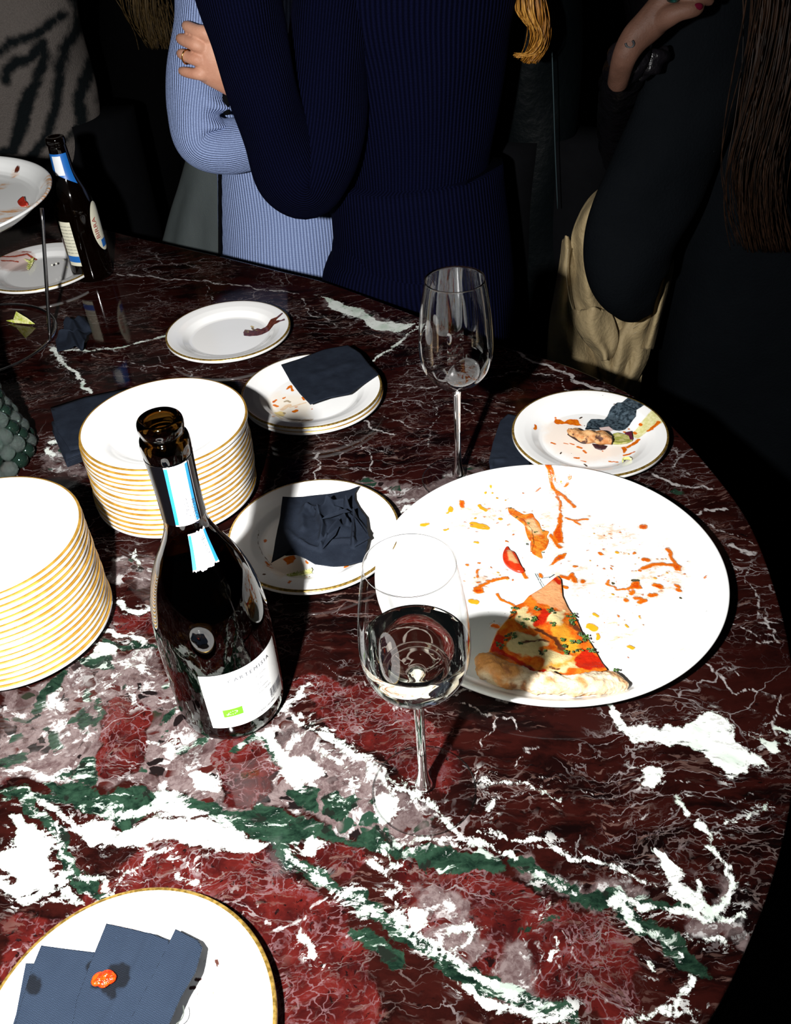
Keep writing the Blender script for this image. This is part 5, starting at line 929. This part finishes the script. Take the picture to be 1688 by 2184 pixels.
# -- light blue jumper
blue_knit = ribbed('light_blue_rib_knit', (.36, .46, .74), (.15, .20, .38), n=150, depth=.0016)
A_ = person('person in a light blue ribbed jumper with folded arms, ringed hand on the sleeve')
YA = 1.60
FOLD = PI
def foldA(a, L, t, p):
    e_ = math.exp(-((t-.44)/.15)**2); inner = max(0, math.cos(a+FOLD))**1.5; return .012*e_*math.sin(L*165+1.2*math.sin(a))*inner+.0022*math.sin(L*38+a*2)
tube('jumper', torso_nodes([(-160, 390, 780), (40, 395, 770), (200, 420, 760), (330, 455, 765), (420, 466, 775), (500, 468, 785), (600, 470, 800), (700, 468, 820)], YA+.09, .10), blue_knit, A_, seg=72, sub=8, disp=lambda a, L, t, p: .002*math.sin(L*30+a*3))
tube('sleeve', [N(470, -150, YA-.03, 80, .8), N(444, -40, YA-.04, 70, .85), N(437, 60, YA-.045, 68, .85), N(427, 160, YA-.05, 68, .85), N(421, 240, YA-.055, 65, .85), N(432, 296, YA-.06, 62, .85), N(480, 312, YA-.065, 56, .85), N(545, 306, YA-.07, 50, .85), N(640, 296, YA-.07, 46, .85), N(740, 285, YA-.05, 42, .85)], ribbed('light_blue_sleeve_knit', (.36, .46, .74), (.15, .20, .38), n=76, depth=.0018), A_, seg=72, sub=14, disp=foldA)
skirt_m = NM('grey_suede', Roughness=.8); vv = skirt_m.co(); skirt_m.set('Base Color', skirt_m.mix(skirt_m.noise(skirt_m.mp(vv, 0, (3, 3, .6)), 12, 4), (.026, .034, .035), (.055, .068, .068))); skirt_m.bump(skirt_m.noise(vv, 500, 3), .0005)
def pleat(a, L, t, p): return .006*math.sin(a*9)*t
tube('skirt', torso_nodes([(350, 398, 560), (420, 380, 570), (500, 358, 580), (600, 335, 600), (800, 310, 620)], YA+.16, .12), skirt_m.m, A_, seg=90, sub=8, disp=pleat)
tube('bag_strap', [(tuple(W(469, y, YA+.035)), .003, .006) for y in (340, 420, 500, 600)], black_cloth, A_, seg=10, sub=4)
wire('dark_gap', [W(484, 198, YA-.07), W(482, 220, YA-.075), W(485, 243, YA-.075)], .006, black_cloth, A_)['label'] = 'dark gap in the crook of the arm, shade drawn as a black strip'  # dark gap between the sleeve folds, its shade put in as a black tube
Yh = YA-.125
def FT(pts, rs, Y=Yh): return tube_vf([(tuple(W(x, y, Y+dy)), r_, r_) for (x, y, dy), r_ in zip(pts, rs)], seg=16, sub=6)[:2]
k_ = [FT([(452, 88, .012), (440, 72, 0), (420, 66, .004), (401, 57, .018), (396, 54, .030)], (.012, .0105, .0092, .0082, .006)),
      FT([(440, 112, .012), (424, 98, 0), (408, 92, .003), (389, 84, .018), (383, 82, .030)], (.0125, .0105, .0092, .0084, .006)),
      FT([(440, 138, .012), (424, 128, 0), (408, 124, .003), (390, 116, .016), (384, 114, .028)], (.0125, .0100, .0088, .0080, .006)),
      FT([(446, 160, .012), (430, 158, 0), (412, 157, .003), (393, 153, .014), (386, 150, .026)], (.012, .0096, .0080, .0072, .0052)),
      tube_vf([(tuple(W(600, 232, Yh+.045)), .021, .020), (tuple(W(555, 208, Yh+.032)), .022, .019), (tuple(W(512, 178, Yh+.020)), .026, .0175), (tuple(W(472, 145, Yh+.010)), .0335, .0165), (tuple(W(446, 122, Yh+.006)), .0370, .0150), (tuple(W(434, 114, Yh+.008)), .0310, .0110)], seg=32, sub=8)[:2],
      FT([(500, 120, .02), (480, 80, .02), (470, 50, .016), (462, 30, .022)], (.015, .012, .010, .007))]
hand = union('hand', k_, skin, A_, vox=.0014, smooth=16); hand['label'] = 'hand with four spread fingers and knuckles towards the camera'
rc = W(400, 121, Yh+.010); dr = (W(390, 116, Yh+.016)-W(408, 124, Yh+.003)).normalized()
u_ = dr.cross(Vector((0, 0, 1))).normalized(); w_ = dr.cross(u_)
tube('ring', [(tuple(rc+u_*.0098*math.cos(2*PI*k/24)+w_*.0098*math.sin(2*PI*k/24)), .0013, .0013) for k in range(25)], plain('gold_ring', (.75, .42, .12), .2, Metallic=1.0), hand, seg=8, sub=2, side=tuple(dr), cap=False)
union('body', [tube_vf([(tuple(W(590, -150, YA+.09)), .15, .08), (tuple(W(600, 200, YA+.09)), .12, .07), (tuple(W(620, 600, YA+.1)), .13, .08), ((-.18, YA+.1, -.30), .13, .09)], seg=24, sub=5)[:2]], skin, A_, vox=.02, smooth=2)
legs(A_, -.22, YA+.12, -.2, black_cloth)

# -- navy ribbed dress
navy = ribbed('navy_rib_knit', (.0024, .0032, .0160), (.0007, .0010, .0052), n=130, depth=.0016, rough=.85)
B_ = person('person in a navy ribbed dress, bent elbow toward the table'); YB = 1.42
tube('dress', torso_nodes([(-170, 640, 1130), (0, 655, 1105), (120, 690, 1085), (250, 725, 1062), (380, 742, 1040), (450, 735, 1036), (505, 712, 1046), (530, 700, 1060), (560, 686, 1080), (600, 686, 1092), (660, 696, 1098), (780, 700, 1110), (1000, 720, 1120)], YB, .12), navy, B_, seg=96, sub=8, disp=lambda a, L, t, p: .0012*math.sin(L*40+a*4))
tube('sleeve', [N(730, -170, YB-.05, 95, .7), N(712, -20, YB-.07, 88, .7), N(700, 110, YB-.08, 86, .7), N(692, 230, YB-.09, 92, .65), N(676, 330, YB-.10, 92, .65), N(655, 392, YB-.105, 74, .7), N(622, 372, YB-.11, 78, .7), N(590, 290, YB-.12, 74, .75), N(563, 200, YB-.13, 76, .75), N(535, 100, YB-.135, 82, .75), N(512, 0, YB-.14, 92, .75), N(492, -110, YB-.14, 98, .7)], ribbed('navy_sleeve_knit', (.0024, .0032, .0160), (.0007, .0010, .0052), n=84, depth=.0018, rough=.85), B_, seg=72, sub=10, disp=lambda a, L, t, p: .0012*math.sin(L*50+a*3))
union('body', [tube_vf([(tuple(W(880, -150, YB)), .12, .08), (tuple(W(885, 450, YB)), .09, .07), ((.08, YB, -.35), .11, .09)], seg=24, sub=5)[:2]], skin, B_, vox=.02, smooth=2)
tube('skirt', [((.07, YB, .12), .135, .105), ((.08, YB, -.1), .15, .12), ((.09, YB, -.5), .16, .13), ((.09, YB, -.75), .17, .14)], navy, B_, seg=60, sub=6)
legs(B_, .08, YB, -.7, black_cloth, .07, .06)
# hair
def hair_mat(name, c1, c2, rough=.32):
    mm = NM(name, Roughness=rough); mm.set('Specular IOR Level', .16); mm.set('Base Color', mm.mix(mm.rng(mm.noise(mm.mp(mm.co(), 0, (1, 1, .12)), 260, 4), .35, .65), c1, c2)); return mm.m
def locks(name, root, spine, width, n, r, mat, Y, curl=.010, seed=1, taper=.35):
    rr = random.Random(seed); V, F = [], []
    for i in range(n):
        u = rr.gauss(0, .45); ph = rr.uniform(0, 6); dy = rr.uniform(-.012, .012); nodes = []
        for j, (x, y) in enumerate(spine):
            t = j/(len(spine)-1); wd = width*(1-t*(1-taper)); c = W(x+u*wd, y+rr.uniform(-2, 2), Y+dy); c = c+Vector((curl*.5*math.sin(ph+t*7), curl*math.cos(ph+t*7), 0)); nodes.append((tuple(c), r*(1-.7*t)*rr.uniform(.7, 1.2), r*(1-.7*t)*.7))
        v_, f_, *_ = tube_vf(nodes, seg=7, sub=4); b = len(V); V += v_; F += [[q+b for q in ff] for ff in f_]
    return mesh(name, V, F, mat, root)
locks('hair', B_, [(960, -420), (1020, -300), (1085, -170), (1112, -80), (1135, 0), (1148, 50), (1146, 95), (1128, 130)], 34, 190, .0016, hair_mat('golden_hair', (.10, .035, .004), (.36, .15, .02)), YB-.02, .012, 3)
locks('hair', B_, [(1115, -60), (1120, 20), (1150, 70), (1140, 110), (1106, 118)], 14, 60, .0014, hair_mat('light_gold_hair', (.20, .08, .012), (.50, .25, .05)), YB-.03, .010, 4)

# -- black jacket with a zip
jk = NM('black_jacket', Roughness=.5); jk.set('Specular IOR Level', .06); vv = jk.co(); jk.set('Base Color', jk.mix(jk.noise(vv, 20, 3), (.0010, .0018, .0022), (.0016, .0026, .0030))); jk.bump(jk.noise(vv, 60, 4), .002); jacket = jk.m
C_ = person('person in a plain black jacket with a thin zip, behind the empty wine glass'); YC = 1.62
tube('jacket', torso_nodes([(-160, 1040, 1250), (100, 1060, 1240), (300, 1060, 1230), (500, 1065, 1225), (700, 1070, 1230), (900, 1070, 1235)], YC, .11), jacket, C_, seg=60, sub=8, disp=lambda a, L, t, p: .003*math.sin(L*25+a*3))
wire('zip', [W(1178, 110, YC-.112), W(1181, 200, YC-.113), W(1185, 330, YC-.113), W(1190, 445, YC-.113)], .0009, plain('zip_metal', (.05, .08, .09), .4, Metallic=.6), C_, seg=6)
legs(C_, .30, YC, .1, black_cloth, .07, .075)

# -- patterned fluffy jumper, far left
D_ = person('person in a fluffy grey jumper with dark wavy stripes, upper left corner'); YD = 1.95
dz = tube('jumper', torso_nodes([(-170, -200, 130), (0, -210, 168), (100, -215, 185), (200, -220, 208), (270, -215, 214), (320, -200, 190), (370, -190, 120), (440, -190, 110)], YD, .14), None, D_, seg=220, sub=26, disp=lambda a, L, t, p: .004*math.sin(L*30+a*4))
Av = verts_np(dz.data)[:, [0, 2]]; TD = lambda x, y: (W(x, y, YD-.13)[0], W(x, y, YD-.13)[2])
set_attr(dz.data, 'f_z', layer_sd(Av, [('s', [(0, 112), (20, 92), (45, 88), (70, 82), (92, 62), (114, 50)], 8), ('s', [(122, -20), (138, 40), (140, 85), (120, 120), (112, 180), (110, 240), (95, 300), (60, 345)], 9), ('s', [(14, 170), (16, 150), (34, 132), (60, 130), (82, 100), (86, 130), (72, 180), (50, 220), (38, 270), (28, 320), (0, 325)], 9), ('s', [(60, 200), (48, 250), (34, 300)], 12), ('s', [(170, 120), (160, 180), (150, 240), (160, 280)], 10), ('s', [(150, 290), (110, 340), (80, 360)], 6), ('s', [(165, -40), (175, 60), (190, 160)], 7), ('s', [(195, 170), (185, 250)], 6), ('s', [(-60, 60), (-20, 120), (-40, 200)], 12)], TD))
mm = NM('zebra_wool', Roughness=.95); vv = mm.co(); mm.set('Specular IOR Level', .05); fz = mm.noise(vv, 350, 4, .7); c = mm.mix(fz, (.080, .070, .064), (.19, .165, .15)); c = mm.mix(mask(mm, vv, 'f_z', .006, .008, 60), c, (.006, .008, .009)); mm.set('Base Color', c); mm.bump(fz, .004); dz.data.materials.append(mm.m)
tube('trousers', [((-.62, YD+.02, .10), .15, .11), ((-.62, YD+.02, -.25), .15, .11)], black_cloth, D_, seg=36, sub=5); legs(D_, -.62, YD+.02, -.2, black_cloth)
# -- dark person with brown hair between
G_ = person('person in black with loose brown hair, between the striped and the blue jumper'); YG = 2.35
tube('jumper', torso_nodes([(-170, 215, 400), (50, 215, 410), (250, 215, 405), (400, 200, 400), (560, 190, 400)], YG+.06, .1), cloth('black_wool', (.0016, .0016, .0018)), G_, seg=48, sub=6)
locks('hair', G_, [(300, -300), (285, -200), (290, -90), (300, -20), (315, 30), (335, 70), (352, 100)], 46, 170, .0020, hair_mat('brown_hair', (.030, .018, .006), (.095, .060, .022), .45), YG-.07, .02, 8, .8)
legs(G_, -.34, YG+.06, .0, black_cloth, .07)

# -- tattooed wrist, black leather sleeve
H_ = person('person behind the black coat, tattooed wrist and dark red nail at the top right'); YH = 1.62
le = NM('black_leather', Roughness=.28); le.set('Specular IOR Level', .25); vv = le.co(); le.set('Base Color', (.004, .0035, .0045)); le.bump(le.noise(vv, 70, 4), .004); leather = le.m
tube('leather_jacket', torso_nodes([(-170, 1330, 1600), (60, 1340, 1600), (300, 1340, 1600), (600, 1340, 1600), (800, 1340, 1600)], YH+.36, .12), leather, H_, seg=60, sub=8, disp=lambda a, L, t, p: .004*math.sin(L*33+a*5))
tube('leather_sleeve', [N(1330, 360, 1.60, 44), N(1325, 270, 1.46, 44), N(1325, 185, 1.28, 42), N(1342, 118, 1.17, 38)], leather, H_, seg=40, sub=8, disp=lambda a, L, t, p: .004*math.sin(L*120+a*2))
tube('leather_cuff', [N(1362, 160, 1.19, 12), N(1392, 134, 1.18, 24, .7), N(1424, 110, 1.19, 10)], leather, H_, seg=30, sub=8, disp=lambda a, L, t, p: .002*math.sin(L*300+a*2))
YK = 1.135
def FK(pts, rs): return tube_vf([(tuple(W(x, y, YK+dy)), r_, r_*q_) for (x, y, dy), (r_, q_) in zip(pts, rs)], seg=18, sub=6)[:2]
k_ = [FK([(1318, 178, .03), (1332, 124, .0), (1354, 84, 0), (1383, 55, 0), (1412, 24, 0), (1440, -10, 0), (1466, -44, .006)], ((.0125, 1), (.0145, .95), (.0172, .85), (.0190, .8), (.0202, .75), (.0222, .62), (.0200, .6))),
      FK([(1408, 44, -.006), (1430, 33, -.016), (1452, 25, -.022), (1474, 20, -.024), (1489, 17, -.023), (1498, 15, -.021)], ((.0130, 1), (.0118, 1), (.0096, 1), (.0092, 1), (.0080, 1), (.0045, 1))),
      FK([(1448, -22, -.012), (1476, -14, -.020), (1500, -5, -.020), (1518, 3, -.014)], ((.0105, 1), (.0086, 1), (.0076, 1), (.0050, 1))),
      FK([(1460, -44, -.010), (1488, -40, -.018), (1514, -32, -.018), (1532, -26, -.010)], ((.0105, 1), (.0086, 1), (.0076, 1), (.0050, 1))),
      FK([(1468, -64, -.004), (1498, -62, -.010), (1524, -57, -.010), (1542, -51, -.002)], ((.0100, 1), (.0084, 1), (.0074, 1), (.0050, 1))),
      FK([(1466, -82, .004), (1494, -84, .0), (1518, -82, .0), (1534, -78, .002)], ((.0092, 1), (.0076, 1), (.0066, 1), (.0044, 1)))]
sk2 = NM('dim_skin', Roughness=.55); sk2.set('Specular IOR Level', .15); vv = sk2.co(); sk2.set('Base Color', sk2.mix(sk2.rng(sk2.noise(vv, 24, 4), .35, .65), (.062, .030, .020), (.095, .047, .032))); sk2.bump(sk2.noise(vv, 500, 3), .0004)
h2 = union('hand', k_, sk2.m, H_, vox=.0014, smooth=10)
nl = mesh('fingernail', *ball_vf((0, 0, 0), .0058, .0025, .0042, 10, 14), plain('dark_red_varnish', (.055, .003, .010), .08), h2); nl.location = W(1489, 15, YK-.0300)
mo = [W(x, y, YK-dd) for x, y, dd in ((1335, 92, .0128), (1337, 98, .0133), (1343, 101, .0140), (1350, 99, .0144), (1353, 93, .0150), (1350, 87, .0152))]
wire('moon_tattoo', mo, .0014, plain('tattoo_ink', (.008, .010, .012), .6), h2, seg=8, sub=4)
tube('ring', [(tuple(W(1436+10*math.cos(2*PI*k/20), -2+4*math.sin(2*PI*k/20), YK-.026+.006*math.sin(2*PI*k/20))), .002, .002) for k in range(21)], plain('dark_green_stone', (.004, .03, .025), .1), h2, seg=8, sub=2, cap=False)
legs(H_, .62, YH+.36, .0, black_cloth)

# -- black coat, right, with a trench coat over the arm
I_ = person('person in a long black coat with long dark hair at the right edge'); YI = 1.26
wool = NM('black_coat_wool', Roughness=.85); wool.set('Specular IOR Level', .02); vv = wool.co(); wool.set('Base Color', wool.mix(wool.noise(vv, 30, 4), (.0020, .0026, .0034), (.0032, .0040, .0050))); wool.bump(wool.noise(vv, 260, 4), .0012); wool = wool.m
def foldI(a, L, t, p): return .006*math.sin(a*6+L*9)+.003*math.sin(L*24+a*2)
tube('coat', torso_nodes([(-170, 1500, 2050), (100, 1470, 2060), (300, 1440, 2070), (500, 1425, 2080), (700, 1410, 2110), (850, 1400, 2160), (1000, 1450, 2240), (1300, 1600, 2400)], YI+.09, .15), wool, I_, seg=90, sub=8, disp=foldI)
tube('coat_sleeve', [N(1560, -170, YI+.01, 130, .6), N(1530, 0, YI, 120, .6), N(1500, 120, YI-.01, 116, .6), N(1458, 260, YI-.02, 108, .62), N(1395, 390, YI-.03, 110, .62), N(1352, 500, YI-.04, 100, .65), N(1338, 590, YI-.045, 84, .7), N(1352, 640, YI-.045, 52, .8), N(1372, 668, YI-.04, 22, .8)], wool, I_, seg=72, sub=10, disp=lambda a, L, t, p: .0025*math.sin(L*38+a*3))
locks('hair', I_, [(1700, -420), (1690, -280), (1680, -180), (1670, -100), (1665, 20), (1650, 140), (1628, 260), (1612, 360), (1618, 450), (1640, 530)], 62, 230, .0014, hair_mat('dark_brown_hair', (.004, .002, .0012), (.020, .009, .0045), .40), YI-.13, .014, 12, .9)
legs(I_, .72, YI+.14, -.1, black_cloth)
# trench coat: a cloth hanging from the arm
tr = NM('beige_gabardine', Roughness=.75); vv = tr.co(); tr.set('Base Color', tr.mix(tr.noise(vv, 25, 4), (.235, .175, .088), (.31, .24, .125))); tr.bump(tr.math('ADD', tr.noise(vv, 26, 4, .6), tr.math('MULTIPLY', tr.noise(vv, 1400, 2), .05)), .010, .7); beige = tr.m
tc = empty('trench_coat', tuple(W(1290, 600, YI)), 'beige trench coat draped over the arm of the person in the black coat', 'coat')
def drape(name, rows, Y, fold_n, amp, mat, cols=60, ph=0.0, bow=.03):
    """rows: (y, left x, right x) from top to bottom; folds run down the cloth"""
    A = np.array([[y, l, r] for y, l, r in rows], float); n = (len(A)-1)*8; V, F = [], []
    for i in range(n+1):
        y, l, r = cr(A, i/8)
        for j in range(cols+1):
            u = j/cols; x = l+(r-l)*u; dyy = amp*math.sin(u*fold_n*2*PI+ph+1.6*math.sin(i*.11))*(.4+.6*i/n)+amp*.45*math.sin(u*fold_n*4.7+i*.21)-bow*math.sin(PI*u)
            V.append(W(x, y+6*math.sin(u*9+ph)*(i == 0), Y+dyy))
    for i in range(n):
        for j in range(cols): k = i*(cols+1)+j; F.append([k, k+1, k+cols+2, k+cols+1])
    o = mesh(name, V, F, mat); o.modifiers.new('Solidify', 'SOLIDIFY').thickness = .0022; return keep(o, tc)
drape('front_panel', [(372, 1322, 1345), (420, 1262, 1330), (470, 1232, 1320), (520, 1218, 1310), (580, 1214, 1310), (640, 1214, 1320), (690, 1224, 1345), (720, 1236, 1370), (770, 1262, 1372), (830, 1290, 1366), (880, 1300, 1360)], YI+.055, 2.2, .014, beige)
drape('left_panel', [(508, 1203, 1218), (560, 1196, 1230), (620, 1186, 1236), (680, 1175, 1250), (740, 1168, 1285), (800, 1166, 1320), (880, 1165, 1330)], YI+.075, 1.6, .008, beige, ph=1.0)
drape('right_panel', [(560, 1424, 1436), (600, 1408, 1430), (640, 1385, 1418), (680, 1340, 1405), (720, 1300, 1392), (770, 1290, 1380), (830, 1280, 1350), (900, 1270, 1330)], YI+.045, 2.0, .009, beige, ph=2.2)
drape('cuff', [(560, 1422, 1434), (620, 1404, 1422), (680, 1392, 1408), (744, 1370, 1392)], YI+.010, .8, .004, beige, cols=24, ph=.5, bow=.018)
drape('pocket_flap', [(660, 1232, 1300), (690, 1228, 1312), (720, 1244, 1318), (748, 1268, 1312), (768, 1282, 1300)], YI+.020, 1.5, .006, beige, cols=40, ph=.2, bow=.022)
seam = plain('beige_seam_thread', (.30, .24, .14), .8)
for q in ([(1212, 530), (1208, 580), (1214, 630), (1222, 660)], [(1350, 700), (1368, 688), (1380, 678)], [(1352, 712), (1370, 700), (1382, 690)]):
    keep(wire('stitching', [W(x, y, YI+.012) for x, y in q], .0008, seam, seg=6), tc)

# ---- what rises above the frame: shoulders, necks and heads
hb = hair_mat('hair_brown_plain', (.02, .011, .005), (.05, .03, .014)); hk = hair_mat('hair_dark_plain', (.004, .002, .0012), (.016, .008, .004)); hg = hair_mat('hair_gold_plain', (.10, .045, .010), (.30, .15, .04))
wool_k = bpy.data.materials['black_wool']; navy_m = navy; zb = plain('grey_wool_plain', (.15, .13, .12), .95)
upper(A_, 585, -160, YA+.09, .145, .10, blue_knit, skin, hb)
upper(B_, 885, -170, YB, .168, .12, navy_m, skin, hg)
upper(C_, 1145, -160, YC, .09, .085, jacket, skin, hk)
upper(D_, -35, -170, YD, .155, .14, zb, skin, hk)
upper(G_, 305, -170, YG+.06, .09, .085, wool_k, skin, hb)
upper(H_, 1465, -170, YH+.36, .12, .11, leather, skin, hk)
upper(I_, 1770, -170, YI+.09, .17, .15, wool, skin, hk)
YN = YB-.14
def FN(pts, rs): return tube_vf([(tuple(W(x, y, YN+dy)), r_, r_) for (x, y, dy), r_ in zip(pts, rs)], seg=16, sub=5)[:2]
hN = union('hand', [tube_vf([(tuple(W(497, -80, YN)), .025, .022), (tuple(W(486, -150, YN)), .026, .020), (tuple(W(470, -205, YN)), .038, .015), (tuple(W(458, -250, YN)), .040, .013), (tuple(W(452, -268, YN)), .034, .010)], seg=28, sub=6)[:2],
    FN([(420, -240, 0), (405, -285, 0), (398, -320, -.01), (402, -345, -.02)], (.011, .009, .008, .006)), FN([(444, -255, 0), (434, -310, 0), (430, -350, -.012), (434, -376, -.024)], (.011, .0095, .0085, .006)),
    FN([(468, -258, 0), (462, -310, 0), (460, -348, -.012), (464, -372, -.024)], (.011, .009, .0082, .006)), FN([(492, -250, 0), (492, -290, 0), (492, -318, -.010), (494, -338, -.02)], (.010, .008, .007, .005)),
    FN([(450, -170, -.01), (420, -195, -.022), (402, -225, -.03), (394, -250, -.034)], (.015, .012, .010, .007))], skin, B_, vox=.0016, smooth=6)
hN['label'] = 'raised hand with slightly bent fingers'
